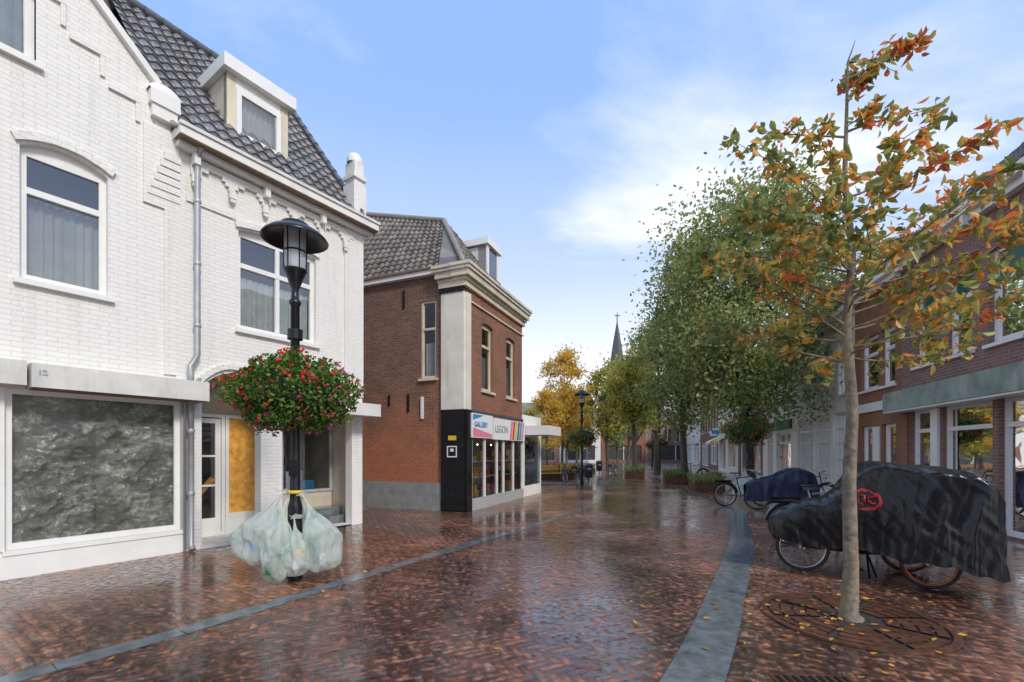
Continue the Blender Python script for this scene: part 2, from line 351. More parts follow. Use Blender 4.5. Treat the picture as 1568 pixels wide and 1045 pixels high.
def window(mb,F,a,b,c,d,o=-.09,fr=.06,mull=(),trans=(),rise=0,fmat='trim',curtain=None,back=True,glass='glass',cz=None,sill=True,trglass=None):
    ze=d-rise; t=.055
    mb.box(F,a,a+fr,o-t,o,c,ze,fmat); mb.box(F,b-fr,b,o-t,o,c,ze,fmat)
    mb.box(F,a+fr,b-fr,o-t,o-.002,c,c+fr*1.2,fmat); mb.box(F,a+fr,b-fr,o-t,o-.002,ze-fr,ze,fmat)
    for m in mull: mb.box(F,m-fr*.5,m+fr*.5,o-t,o+.004,c+fr*1.2,ze-fr,fmat)
    for z in trans: mb.box(F,a+fr,b-fr,o-t+.003,o+.012,z-fr*.55,z+fr*.55,fmat)
    if rise:
        n=12; cur=[(a+(b-a)*k/n, d-rise*(2*k/n-1)**2) for k in range(n+1)]
        for k in range(n):
            (x0,y0),(x1,y1)=cur[k],cur[k+1]; mb.fp(F,[(x0,o-.004,ze),(x1,o-.004,ze),(x1,o-.004,y1),(x0,o-.004,y0)],fmat)
    go=o-.035; zt=trans[0] if (trglass and trans) else ze-fr
    mb.fp(F,[(a+fr,go,c+fr),(b-fr,go,c+fr),(b-fr,go,zt),(a+fr,go,zt)],glass)
    if trglass and trans: mb.fp(F,[(a+fr,go,zt),(b-fr,go,zt),(b-fr,go,ze-fr),(a+fr,go,ze-fr)],trglass)
    if curtain:
        z1=cz if cz else d; n=max(6,int((b-a)/.03))
        for k in range(n):
            x0=a+(b-a)*k/n; x1=a+(b-a)*(k+1)/n; d0=.02*math.sin(k*1.9); d1=.02*math.sin((k+1)*1.9)
            mb.fp(F,[(x0,o-.16+d0,c),(x1,o-.16+d1,c),(x1,o-.16+d1,z1),(x0,o-.16+d0,z1)],curtain)
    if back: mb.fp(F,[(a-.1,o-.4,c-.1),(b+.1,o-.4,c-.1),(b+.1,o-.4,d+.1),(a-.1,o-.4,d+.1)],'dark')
    if sill: mb.box(F,a-.06,b+.06,o-.03,.07,c-.07,c-.003,fmat)
def pantile(mb,c00,c10,c11,c01,mat,tw=.23,tl=.30,amp=.028,step=.035):
    c00,c10,c11,c01=[Vector(c) for c in(c00,c10,c11,c01)]
    L=max((c10-c00).length,(c11-c01).length); H=max((c01-c00).length,(c11-c10).length)
    nc=max(2,round(L/tw)); nr=max(2,round(H/tl)); nrm=(c10-c00 if (c10-c00).length>.01 else c11-c01).cross(c01-c00 if (c01-c00).length>.01 else c11-c10).normalized()
    if nrm.z<0: nrm=-nrm
    k=mb.mi(mat); sub=6; nu=nc*sub
    for r in range(nr):
        b0=len(mb.v)
        for (v,h) in ((r/nr,0),(r/nr,step),((r+1.15)/nr if r<nr-1 else 1,0.004)):
            A=c00.lerp(c01,v); B=c10.lerp(c11,v)
            for i in range(nu+1):
                x=i/nu; ph=(x*nc)%1
                w=amp*(math.sin(2*math.pi*ph)+.35*math.sin(4*math.pi*ph+.8))+.012*noise.noise(Vector((int(x*nc)*1.7,r*1.3,0)))
                mb.v.append(tuple(A.lerp(B,x)+nrm*(h+w)))
        for q in range(2):
            for i in range(nu):
                a=b0+q*(nu+1)+i; mb.f.append((a,a+1,a+nu+2,a+nu+1)); mb.m.append(k); mb.sm.append(q==1)
                mb.uv.append([(int(i/sub)+.5,r+.5)]*4)

# ------------------------------------------------------------ foliage helpers
def leafcloud(name,C,L,mat,parent=None,asp=.55,droop=0.0,fold=False):
    n=len(C); a=rng.normal(size=(n,3)); a[:,2]-=droop*1.2; a/=np.linalg.norm(a,axis=1)[:,None]
    r=rng.normal(size=(n,3)); r[:,2]+=.6; b=np.cross(a,r); b/=np.linalg.norm(b,axis=1)[:,None]; c=np.cross(a,b)
    L=L*rng.uniform(.65,1.25,size=n); a=a*L[:,None]/2; b=b*(L*asp)[:,None]/2; c=c*(L*.12)[:,None]
    if fold:
        V=np.stack([C-a,C-a*.35+b*.9+c,C+a*.3+b*.85+c,C+a*1.05-c,C+a*.3-b*.85+c,C-a*.35-b*.9+c],1).reshape(-1,3)
        i=np.arange(n)[:,None]*6; F=np.concatenate([i+np.array([[0,1,2,3]]),i+np.array([[0,3,4,5]])])
    else:
        V=np.stack([C-a,C+b+c,C+a,C-b+c],1).reshape(-1,3); F=np.arange(n)[:,None]*4+np.array([[0,1,2,3]])
    return npmesh(name,V,F,mat,parent)
def tree(x,y,top,cbase,rx,nl,ls,mat,name='street_tree',tr=.13,nc=60,bark='bark2',lean=0,cs=.18):
    e=empty(name); mb=MB(); th=cbase+(top-cbase)*.55
    pts=[(x+lean*t+.08*math.sin(t*5+x),y+.06*math.cos(t*4),th*t) for t in [0,.04,.2,.4,.6,.8,1]]
    mb.path(pts,[tr*1.5,tr*1.1,tr,tr*.9,tr*.75,tr*.5,tr*.25],9,bark)
    cz=(top+cbase)/2; rz=(top-cbase)/2
    cl=[]
    for i in range(nc):
        u=rng.normal(size=3); u/=np.linalg.norm(u); rr=rng.uniform(.25,1)**.5
        zz=u[2]*rr; wid=1.0 if zz<0 else 1-.25*zz
        wob=.82+.36*noise.noise(Vector((u[0]*1.7+x,u[1]*1.7+y,u[2]*1.7)))
        c=np.array([x+lean+u[0]*rr*rx*wid*wob,y+u[1]*rr*rx*wid*wob,cz-.05*rz+zz*rz*(.9+.25*wob-.2)]); cl.append(c)
        if i<22:
            t0=min(.95,max(.35,(c[2]-rz*.5)/th)); s=Vector((x+lean*t0,y,th*t0)); m=s.lerp(Vector(c),.5)+Vector((0,0,-.06*rz))
            mb.path([s,m,Vector(c)],[tr*.35,tr*.22,.015],5,bark,caps=False)
    mb.build('trunk_and_limbs',e)
    cl=np.array(cl); k=rng.integers(0,nc,size=nl); sc=rng.uniform(.5,1.25,size=nc)[k]*rx*cs
    d=rng.normal(size=(nl,3)); C=cl[k]+d*sc[:,None]*np.array([1,1,.75])
    leafcloud('crown_foliage',C,ls,mat,e)
    return e

# ------------------------------------------------------------ GROUND
mb=MB(); mb.poly([(-400,-60,0),(400,-60,0),(400,700,0),(-400,700,0)],'ground'); mb.build('ground')
mb=MB(); mb.poly([(-30,-10,.0085),(40,-10,.0085),(40,70,.0085),(-30,70,.0085)],'water'); mb.build('rain_water')
LP=[(-5.6,0),(-3.55,3.13),(-2.86,4.05),(-2.25,5.2),(-1.55,6.4),(-.52,8.1),(1.0,10.6),(2.2,13.0),(3.3,16.2),(4.3,22),(5.4,32),(6.6,46)]
RP=[(-.55,0.5),(1.34,3.2),(2.55,5.31),(3.5,6.9),(4.38,8.6),(5.4,10.7),(6.2,12.7),(7.1,17),(8.1,24),(9.4,34),(10.6,46)]
lx=np.array([p[0] for p in LP]);ly=np.array([p[1] for p in LP]);rx_=np.array([p[0] for p in RP]);ry=np.array([p[1] for p in RP])
XL=lambda y:np.interp(y,ly,lx); XR=lambda y:np.interp(y,ry,rx_)
def herring(ang,W,n,x0,x1,y0,y1):
    R=max(abs(x0),abs(x1),abs(y0),abs(y1))*1.5; k=int(R/W); out=[]
    ys=np.arange(-k,k); c,s=math.cos(ang),math.sin(ang)
    for off,hor in ((0,1),(2*n-1,0)):
        for y in ys:
            st=(y+off)%(2*n); xs=np.arange(-k+((st-(-k))%(2*n)),k,2*n)
            if hor: cx=xs+n/2; cy=np.full(len(xs),y+.5)
            else: cx=xs+.5; cy=np.full(len(xs),y+n/2)
            out.append(np.stack([cx*W,cy*W,np.full(len(xs),hor)],1))
    A=np.concatenate(out); gx=A[:,0]*c-A[:,1]*s; gy=A[:,0]*s+A[:,1]*c
    th=np.where(A[:,2]==1,ang,ang+math.pi/2)
    m=(gx>x0)&(gx<x1)&(gy>y0)&(gy<y1); return np.stack([gx[m],gy[m],th[m]],1)
def running(ang,W,L,x0,x1,y0,y1):
    R=40; i=np.arange(-int(R/L),int(R/L)); j=np.arange(-int(R/W),int(R/W)); I,J=np.meshgrid(i,j)
    cx=(I+.5*(J%2))*L; cy=J*W; c,s=math.cos(ang),math.sin(ang); gx=(cx*c-cy*s).ravel(); gy=(cx*s+cy*c).ravel()
    m=(gx>x0)&(gx<x1)&(gy>y0)&(gy<y1); return np.stack([gx[m],gy[m],np.full(m.sum(),ang)],1)
def brickmesh(name,B,L,W,mat,zt,tilt):
    B=B[np.abs(B[:,0])<B[:,1]*1.35+1.8]
    n=len(B); c=np.cos(B[:,2]);s=np.sin(B[:,2]); g=.004
    tx=rng.normal(size=n)*tilt; ty=rng.normal(size=n)*tilt; dz=rng.normal(size=n)*.0003
    V=[]
    for inset,top in ((.003,1),(.001,0)):
        hx=L/2-g/2-inset; hy=W/2-g/2-inset
        for sx,sy in((-1,-1),(1,-1),(1,1),(-1,1)):
            lx_=sx*hx; ly_=sy*hy
            z=np.full(n,.0012) if not top else zt+dz+tx*lx_+ty*ly_
            V.append(np.stack([B[:,0]+lx_*c-ly_*s,B[:,1]+lx_*s+ly_*c,z],1))
    V=np.stack(V,1).reshape(-1,3); i=np.arange(n)[:,None]*8
    F=np.concatenate([i+np.array([q]) for q in([0,1,2,3],[4,5,1,0],[5,6,2,1],[6,7,3,2],[7,4,0,3])])
    npmesh(name,V,F,mat)
B=herring(math.radians(70+45),.072,3,-7,10,1.2,27); B=B[(B[:,0]>XL(B[:,1])+.08)&(B[:,0]<XR(B[:,1])-.2)]
brickmesh('brick_road',B,.216,.072,'road',.0045,.0075)
B=running(math.radians(55.8+90),.075,.215,-11,4,1.2,24); B=B[(B[:,0]<XL(B[:,1])-.1)]
brickmesh('brick_pavement',B,.215,.075,'pave',.0046,.0075)
B=herring(math.radians(70),.075,3,-1,16,1.2,27); B=B[(B[:,0]>XR(B[:,1])+.2)&(np.hypot(B[:,0]-3.22,B[:,1]-4.28)>.74)]
brickmesh('brick_pavement',B,.225,.075,'pave',.0046,.0075)
def strip(name,P,w,z,seg=.9):
    mb=MB(); pts=[Vector((p[0],p[1],0)) for p in P]
    for _ in range(2):
        q=[pts[0]]
        for a,b in zip(pts,pts[1:]): q+=[a.lerp(b,.25),a.lerp(b,.75)]
        q.append(pts[-1]); pts=q
    d=0; stones=[pts[0]]
    for a,b in zip(pts,pts[1:]):
        l=(b-a).length; t=0
        while d+(l-t)>=seg:
            t+=seg-d; d=0; stones.append(a.lerp(b,t/l))
        d+=l-t
    for a,b in zip(stones,stones[1:]):
        t=(b-a).normalized(); n=Vector((-t.y,t.x,0)); a2=a+t*.004; b2=b-t*.004; zz=z+random.uniform(-.001,.001)
        A=[a2-n*w/2,b2-n*w/2,b2+n*w/2,a2+n*w/2]
        mb.poly([q+Vector((0,0,zz+random.uniform(-.001,.001))) for q in A],'stone')
        for i in range(4):
            j=(i+1)%4; mb.poly([A[i]+Vector((0,0,.001)),A[j]+Vector((0,0,.001)),A[j]+Vector((0,0,zz)),A[i]+Vector((0,0,zz))],'stone')
    mb.build(name)
strip('stone_gutter',LP,.20,.0125,.8); strip('stone_kerb_band',RP,.38,.0130,.55)

# ------------------------------------------------------------ WHITE HOUSE (left)
F1=Frame((-5.219,7.216),(.5626,.8267),(.8267,-.5626))
H=empty('white_brick_house')
mb=MB()
ops=[(-1.95,-.08,.36,2.40),(-4.3,-2.12,.36,2.40),(-1.82,-.96,3.80,5.64,.14),(-3.6,-2.74,3.80,5.64,.14),(.786,2.258,3.75,5.58,.10),(.22,1.17,0.0,2.95,.28),(1.56,3.10,0.0,2.72,.08)]
wall(mb,F1,-4.6,3.37,0.0,6.5,ops,'wbrick',.22)
def gt(s): return max(7.0,8.97-abs(s+2.2)) if abs(s+2.2)<1.8 else 7.05
Sg=[-4.4,-4.0,-3.4,-2.72,-2.2,-1.675,-1.0,-.4,-.2]
for a,b in zip(Sg,Sg[1:]):
    ta=gt(a) if a!=-4.0 else 7.17; tb=gt(b) if b!=-.4 else 7.17
    if a in(-2.72,-2.2):
        mb.fp(F1,[(a,0,6.5),(b,0,6.5),(b,0,6.62),(a,0,6.62)],'wbrick'); mb.fp(F1,[(a,0,7.98),(b,0,7.98),(b,0,tb),(a,0,ta)],'wbrick')
    else: mb.fp(F1,[(a,0,6.5),(b,0,6.5),(b,0,tb),(a,0,ta)],'wbrick')
mb.fp(F1,[(3.37,0,0),(3.37,-6.1,0),(3.37,-6.1,6.6),(3.37,0,6.6)],'wbrick'); mb.fp(F1,[(3.37,0,6.6),(3.37,-6.1,6.6),(3.37,-3.05,10.5)],'wbrick')
mb.fp(F1,[(-4.6,-6.1,0),(3.37,-6.1,0),(3.37,-6.1,6.6),(-4.6,-6.1,6.6)],'wbrick'); mb.fp(F1,[(-4.6,0,0),(-4.6,-6.1,0),(-4.6,-6.1,6.8),(-4.6,0,6.8)],'wbrick')
mb.fp(F1,[(-.2,-.02,6.5),(-.2,-.3,6.5),(-.2,-.3,7.05),(-.2,-.02,7.05)],'wbrick')
mb.box(F1,-.56,-.10,.0015,.035,5.35,6.55,'wbrick'); mb.box(F1,-.30,-.10,.0015,.036,2.8,5.349,'wbrick')
for i in range(3):
    s=-.62-i*.40; mb.box(F1,s-.34,s+.02,.002,.04,6.78+i*.40,6.84+i*.40,'wbrick'); mb.box(F1,s-.03,s+.02,.002,.035,6.50+i*.40,6.779+i*.40,'wbrick')
for i in range(6): mb.box(F1,-.52+.04*i,-.10,.037,.05+.008*i,5.5+.12*i,5.6+.12*i,'wbrick')
mb.box(F1,.0,.785,.0015,.03,5.62,5.70,'wbrick'); mb.box(F1,2.9,3.37,.0015,.04,2.8,6.4,'wbrick')
for (a,b,d,r) in((-1.82,-.96,5.64,.14),(.786,2.258,5.58,.10),(-3.6,-2.74,5.64,.14)):
    n=12
    for k in range(n):
        t0=2*k/n-1;t1=2*(k+1)/n-1; x0=a-.06+(b-a+.12)*k/n; x1=a-.06+(b-a+.12)*(k+1)/n
        mb.beam(F1.p(x0,.02,d+.07-r*t0*t0),F1.p(x1,.02,d+.07-r*t1*t1),.06,.10,'wbrick')
n=14
for k in range(n):
    a=.14+1.11*k/n;b=.14+1.11*(k+1)/n; t0=2*k/n-1;t1=2*(k+1)/n-1
    mb.beam(F1.p(a,.02,3.06-.34*t0*t0),F1.p(b,.02,3.06-.34*t1*t1),.06,.09,'wbrick')
mb.build('walls',H)
mb=MB()
mb.beam(F1.p(-.38,-.08,7.2),F1.p(-2.2,-.08,9.03),.34,.09,'whitepl'); mb.beam(F1.p(-4.02,-.08,7.2),F1.p(-2.2,-.08,9.03),.34,.09,'whitepl')
mb.box(F1,-.50,-.12,-.3,.13,6.86,7.06,'whitepl')
mb.grid(8,10,lambda u,v:F1.p(-.31+.21*math.cos(math.pi*u),-.09+.22*math.cos(math.pi*v),7.06+.20*math.sin(math.pi*u)*math.sin(math.pi*v)**.5),'whitepl')
mb.box(F1,-.47,-.15,-.28,.10,6.68,6.86,'whitepl')
mb.box(F1,3.20,3.52,-.44,-.06,6.66,7.55,'wbrick'); mb.box(F1,3.23,3.48,-.41,-.09,7.55,8.05,'wbrick'); mb.box(F1,3.18,3.52,-.45,-.04,7.66,7.74,'whitepl')
mb.lathe(F1.p(3.355,-.25,8.05),[(.17,0),(.17,.1),(.12,.2),(.001,.24)],12,'whitepl')
mb.build('gable_coping_and_chimney',H)
mb=MB()
n=64; s0=.05
for i in range(n):
    a=s0+(3.32-s0)*i/n; b=s0+(3.32-s0)*(i+1)/n-.002; ph=abs(math.sin(math.pi*(a-.1)/.56)); zb=5.98+.26*ph**.7
    zb=round(zb/.06)*.06
    mb.box(F1,a,b,.002,.055,zb,6.34,'wbrick')
for i in range(6):
    a=.1+.56*i; mb.box(F1,a-.05,a+.05,.056,.10,5.93,6.06,'wbrick'); mb.box(F1,a-.035,a+.035,.056,.09,5.87,5.928,'wbrick')
    if i%2==0: mb.box(F1,a-.045,a+.045,.06,.17,6.2,6.38,'whitepl')
mb.box(F1,-.16,3.50,0.003,.18,6.382,6.47,'whitepl')
mb.box(F1,-.20,3.55,0.003,.34,6.472,6.60,'whitepl'); mb.box(F1,-.21,3.57,.24,.37,6.603,6.655,'conc')
mb.box(F1,-.2,3.55,.10,.335,6.455,6.470,'brown')
mb.build('cornice_gutter',H)
mb=MB()
pantile(mb,F1.p(-.25,.2,6.55),F1.p(3.40,.2,6.55),F1.p(3.40,-3.05,10.58),F1.p(-.25,-3.05,10.58),'tile')
pantile(mb,F1.p(-.25,-6.3,6.5),F1.p(3.40,-6.3,6.5),F1.p(3.40,-3.05,10.58),F1.p(-.25,-3.05,10.58),'tile')
for i in range(12): mb.path([F1.p(-.25+i*.305,-3.05,10.63),F1.p(.07+i*.305,-3.05,10.64)],[.10,.085],8,'tile')
for i in range(13): 
    t=i/13; A=F1.p(3.40,.16,6.65).lerp(F1.p(3.40,-3.05,10.64),t); B_=F1.p(3.40,.16,6.65).lerp(F1.p(3.40,-3.05,10.64),t+.085); mb.path([A,B_],[.075,.05],6,'tile')
mb.fp(F1,[(-.2,-.1,6.95),(-2.2,-.1,8.9),(-2.2,-7,8.9),(-.2,-7,6.95)],'tile'); mb.fp(F1,[(-4.4,-.1,6.8),(-2.2,-.1,8.9),(-2.2,-7,8.9),(-4.4,-7,6.8)],'tile')
mb.fp(F1,[(-.26,-.3,6.5),(-.26,-6.1,6.5),(-.26,-3.05,10.5)],'brickside')
mb.build('pantile_roof',H)
mb=MB(); a,b=.88,2.04; fo=-.65
for x0,x1 in((a,a+.16),(b-.16,b)): mb.box(F1,x0,x1,fo-.12,fo,7.40,8.62,'cream')
mb.box(F1,a+.16,b-.16,fo-.12,fo-.002,7.40,7.52,'trim'); mb.box(F1,a+.16,b-.16,fo-.12,fo-.002,8.42,8.62,'trim')
window(mb,F1,a+.16,b-.16,7.52,8.42,o=fo+.03,fr=.09,curtain='curt',sill=False)
mb.box(F1,a-.10,b+.10,fo-1.5,fo+.14,8.62,8.86,'trim'); mb.box(F1,a-.07,b+.07,fo-1.5,fo+.11,8.863,8.885,'slate')
mb.fp(F1,[(a,fo,7.40),(a,fo,8.62),(a,fo-1.1,8.62)],'cream'); mb.fp(F1,[(b,fo,7.40),(b,fo,8.62),(b,fo-1.1,8.62)],'slate')
mb.box(F1,a+.0,b,fo,fo+.10,7.36,7.42,'trim')
mb.fp(F1,[(a-.15,fo+.16,7.27),(b+.15,fo+.16,7.27),(b+.15,fo+.02,7.43),(a-.15,fo+.02,7.43)],'zinc')
mb.build('dormer',H)
mb=MB()
window(mb,F1,-1.82,-.96,3.80,5.64,rise=.14,fr=.075,trans=(4.98,),curtain='curt',cz=4.95)
window(mb,F1,-3.6,-2.74,3.80,5.64,rise=.14,fr=.075,trans=(4.98,),curtain='curt')
window(mb,F1,.786,2.258,3.75,5.58,rise=.10,fr=.075,mull=(1.52,),trans=(4.90,),curtain='curtw',cz=4.75)
window(mb,F1,-2.72,-1.675,6.62,7.98,fr=.09,curtain='curt')
mb.build('windows',H)
mb=MB()
for a,b in((-1.95,-.08),(-4.3,-2.12)):
    window(mb,F1,a,b,.36,2.40,o=-.03,fr=.07,back=False,sill=False,glass='glassp')
    mb.box(F1,a-.02,b+.02,-.02,.05,.30,.36,'trim')
    def ff(u,v,a=a,b=b):
        x=a+.03+(b-a-.06)*u; z=.40+1.96*v
        n1=noise.noise(Vector((x*1.4+z*1.0,z*1.8-x*.8,a))); n2=noise.noise(Vector((x*4-z*4,z*5+x*3,3.1+a))); n3=noise.noise(Vector((x*9+z*7,z*8-x*6,5+a))); r1=1-abs(n1)*2.8; r2=1-abs(n2)*2.4; r3=1-abs(n3)*2.4
        top=math.sin(x*14)*.012*max(0,v-.75)*4
        return F1.p(x,-.19+.055*r1*(1.15-.7*v)+.030*r2*(1.25-v*.8)+.012*r3+top,z)
    mb.grid(120,110,ff,'film',smooth=False)
mb.fp(F1,[(-4.5,-2.6,.1),(.0,-2.6,.1),(.0,-2.6,2.9),(-4.5,-2.6,2.9)],'plate'); mb.poly([F1.p(-4.5,-.25,.3),F1.p(.0,-.25,.3),F1.p(0,-2.6,.3),F1.p(-4.5,-2.6,.3)],'grey')
mb.fp(F1,[(.0,-.25,.1),(.0,-2.6,.1),(.0,-2.6,2.9),(.0,-.25,2.9)],'grey'); mb.poly([F1.p(-4.5,-.25,2.5),F1.p(.0,-.25,2.5),F1.p(0,-2.6,2.5),F1.p(-4.5,-2.6,2.5)],'grey')
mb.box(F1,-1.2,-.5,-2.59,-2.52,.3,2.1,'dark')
mb.box(F1,-.42,-.38,-.155,-.15,.5,.56,'yel')
mb.box(F1,-4.6,-.06,.0015,.035,0.0,.295,'trim'); mb.box(F1,-2.12,-1.95,.0015,.03,.36,2.4,'trim'); mb.box(F1,-.08,-.02,.0015,.04,0.296,2.35,'grey')
mb.build('shop_window',H)
mb=MB()
mb.box(F1,-1.77,.19,.002,.36,2.40,2.70,'conc'); mb.box(F1,-4.6,-1.80,.002,.30,2.42,2.72,'conc'); mb.box(F1,-1.74,.16,.05,.34,2.385,2.398,'brown')
mb.box(F1,2.15,3.47,.002,.50,2.36,2.62,'conc')
mb.box(F1,-.15,.2,.002,.05,2.72,2.80,'wbrick')
mb.build('canopies',H)
mb=MB()
mb.path([F1.p(.12,.22,6.46),F1.p(.12,.12,6.3),F1.p(.12,.10,6.1),F1.p(.12,.10,3.15),F1.p(.02,.10,2.95),F1.p(.02,.12,2.8),F1.p(.02,.12,2.72)],.045,10,'zinc')
mb.path([F1.p(.03,.10,2.39),F1.p(.03,.10,.12),F1.p(.03,.16,.04)],.045,10,'zinc')
mb.path([F1.p(-.04,.07,2.39),F1.p(-.04,.07,.05)],.02,8,'grey')
for z in(5.6,4.6,3.6): mb.lathe(F1.p(.12,.10,z),[(.05,0),(.055,.01),(.055,.05),(.05,.06)],10,'zinc')
for z in(1.9,.9): mb.lathe(F1.p(.03,.10,z),[(.05,0),(.055,.01),(.055,.05),(.05,.06)],10,'zinc')
mb.build('downpipe',H)
mb=MB(); bo=-1.0
mb.fp(F1,[(.12,-.22,0),(.12,bo-.2,0),(.12,bo-.2,3.0),(.12,-.22,3.0)],'whitepl'); mb.fp(F1,[(3.3,-.22,0),(3.3,-3,0),(3.3,-3,3.0),(3.3,-.22,3.0)],'plate')
mb.poly([F1.p(.12,-.2,3.0),F1.p(3.3,-.2,3.0),F1.p(3.3,-3,3.0),F1.p(.12,-3,3.0)],'whitepl')
mb.poly([F1.p(.12,0,.03),F1.p(3.3,0,.03),F1.p(3.3,-3,.03),F1.p(.12,-3,.03)],'conc')
mb.box(F1,.2,1.2,-.2,.03,.004,.05,'conc')
mb.fp(F1,[(.12,bo-.06,2.3),(1.9,bo-.06,2.3),(1.9,bo-.06,3.0),(.12,bo-.06,3.0)],'plate')
def fr(a,b,c,d,w=.06,mat='trim',o0=bo-.04,o1=bo+.03):
    mb.box(F1,a,a+w,o0,o1,c,d,mat); mb.box(F1,b-w,b,o0,o1,c,d,mat); mb.box(F1,a+w,b-w,o0,o1-.003,c,c+w,mat); mb.box(F1,a+w,b-w,o0,o1-.003,d-w,d,mat)
fr(.14,.99,.03,2.3,.06); fr(.21,.92,.09,2.22,.09,'trim',bo-.03,bo+.015)
mb.box(F1,.30,.83,bo-.03,bo+.01,.18,.36,'trim')
for z in(.95,1.5): mb.box(F1,.30,.83,bo-.02,bo+.008,z,z+.035,'trim')
mb.beam(F1.p(.32,bo-.04,.5),F1.p(.8,bo-.04,1.1),.02,.1,'wood')
mb.fp(F1,[(.3,bo-.01,.36),(.83,bo-.01,.36),(.83,bo-.01,2.13),(.3,bo-.01,2.13)],'glass')
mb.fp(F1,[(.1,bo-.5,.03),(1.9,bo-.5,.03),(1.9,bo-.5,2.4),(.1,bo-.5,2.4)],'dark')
mb.box(F1,1.0,1.72,bo-.04,bo+.02,.03,.36,'trim'); fr(1.0,1.72,.36,2.3,.06)
mb.fp(F1,[(1.06,bo-.02,.42),(1.66,bo-.02,.42),(1.66,bo-.02,2.24),(1.06,bo-.02,2.24)],'wood')
mb.box(F1,1.725,2.05,bo-.1,bo+.02,0.03,3.0,'brick')
fr(2.06,3.28,.7,2.3,.06,'grey'); mb.box(F1,2.06,3.28,bo-.05,bo,.03,.7,'plate'); mb.fp(F1,[(2.1,bo-.01,.75),(3.25,bo-.01,.75),(3.25,bo-.01,2.25),(2.1,bo-.01,2.25)],'glass')
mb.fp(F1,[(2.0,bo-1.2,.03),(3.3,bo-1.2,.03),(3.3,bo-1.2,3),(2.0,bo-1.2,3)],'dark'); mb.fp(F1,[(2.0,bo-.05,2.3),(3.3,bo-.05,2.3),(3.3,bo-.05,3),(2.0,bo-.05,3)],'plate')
mb.box(F1,2.6,3.0,bo-.5,bo-.25,.75,.95,'blue'); mb.box(F1,2.5,2.9,bo-.6,bo-.55,.75,1.15,'whitep')
mb.box(F1,2.3,3.25,-.98,-.35,.034,.20,'stone'); mb.box(F1,2.4,3.25,-.98,-.62,.202,.36,'stone')
mb.build('porch_shopfront',H)

# ------------------------------------------------------------ BRICK CORNER BUILDING
F2=Frame((-1.239,11.87),(.3829,.9238),(.9238,-.3829)); FS=Frame((-1.239,11.87),(-.9238,.3829),(-.3829,-.9238))
Hb=empty('brick_corner_building'); mb=MB()
wall(mb,F2,0,4.15,2.7,6.2,[(1.0,1.75,3.35,5.3,.06),(2.75,3.5,3.35,5.3,.06)],'brick',.2)
wall(mb,FS,.69,9,.0,6.5,[(.88,1.36,3.6,5.72)],'brickside',.2)
mb.fp(F2,[(4.15,0,0),(4.15,-4,0),(4.15,-4,6.5),(4.15,0,6.5)],'brickside')
mb.box(FS,.70,9,.002,.04,0,.75,'slate')
for x,z0,z1 in((2.4,2.9,3.2),(1.75,2.7,3.2),(1.9,5.6,6.1)): mb.box(FS,x,x+.06,.002,.03,z0,z1,'black')
mb.box(FS,1.28,1.35,.002,.05,2.5,3.1,'whitepl')
mb.build('walls',Hb); mb=MB()
mb.box(FS,0.0,.69,-.3,.07,2.72,5.82,'pil'); mb.box(FS,.0,.72,-.3,.10,5.82,5.95,'blackst'); mb.box(FS,-.03,.74,-.3,.12,5.95,6.18,'cream')
mb.box(FS,0.0,.69,-.3,.075,0.0,2.71,'blackst'); mb.box(FS,.08,.60,.0755,.09,.05,.15,'black')
mb.box(F2,0.0,.28,.0,.071,0.0,2.70,'blackst'); mb.box(F2,0.0,.22,.0,.072,2.72,5.8,'pil')
mb.box(FS,.22,.46,.0755,.085,1.9,2.02,'yel')
for q in((.2,.5,1.72,1.75),(.2,.5,1.45,1.48),(.2,.23,1.48,1.72),(.47,.5,1.48,1.72),(.3,.4,1.6,1.68)): mb.box(FS,q[0],q[1],.0755,.082,q[2],q[3],'whitep')
for i,(o,z0,z1,m) in enumerate(((.08,5.96,6.10,'cream'),(.13,6.10,6.18,'cream'),(.22,6.18,6.34,'cream'),(.27,6.34,6.42,'pil'),(.31,6.42,6.50,'cream'))):
    mb.box(F2,-.02+.001*i-o,4.25+.03*i,-.3,o,z0,z1-.002,m); mb.box(FS,.0+.001*i,.74+.03*i,-.3+.002*i,o-.004,z0+.001,z1-.004,m)
mb.box(F2,.05,4.2,.003,.05,5.62,5.66,'cream')
mb.box(FS,.80,9,.002,.14,6.38,6.50,'trim'); mb.box(FS,.80,9,.002,.18,6.503,6.56,'brown')
mb.build('pilaster_and_cornice',Hb); mb=MB()
window(mb,F2,1.0,1.75,3.35,5.3,rise=.06,fr=.07,trans=(4.65,),fmat='cream',curtain='curtw',cz=4.4)
window(mb,F2,2.75,3.5,3.35,5.3,rise=.06,fr=.07,trans=(4.65,),fmat='cream',curtain='curtw',cz=4.4)
window(mb,FS,.88,1.36,3.6,5.72,o=-.03,fr=.055,trans=(4.95,),fmat='cream',curtain='curt',cz=4.6)
mb.build('windows',Hb); mb=MB()
mb.box(F2,.28,4.15,-.02,.06,0,.32,'grey'); mb.box(F2,.28,4.15,-.05,.05,2.0,2.72,'dark')
for x in(.28,1.1,1.95,2.45,3.25,4.07): mb.box(F2,x,x+.06,-.04,.045,.32,2.0,'trim')
mb.fp(F2,[(.3,0,.32),(4.1,0,.32),(4.1,0,2.0),(.3,0,2.0)],'glasss')
mb.fp(F2,[(.2,-1.6,0),(4.1,-1.6,0),(4.1,-1.6,2.7),(.2,-1.6,2.7)],'curtw'); mb.poly([F2.p(.2,-.05,.3),F2.p(4.1,-.05,.3),F2.p(4.1,-1.6,.3),F2.p(.2,-1.6,.3)],'plate')
mb.fp(F2,[(.2,-.1,0),(.2,-1.6,0),(.2,-1.6,2.7),(.2,-.1,2.7)],'curtw')
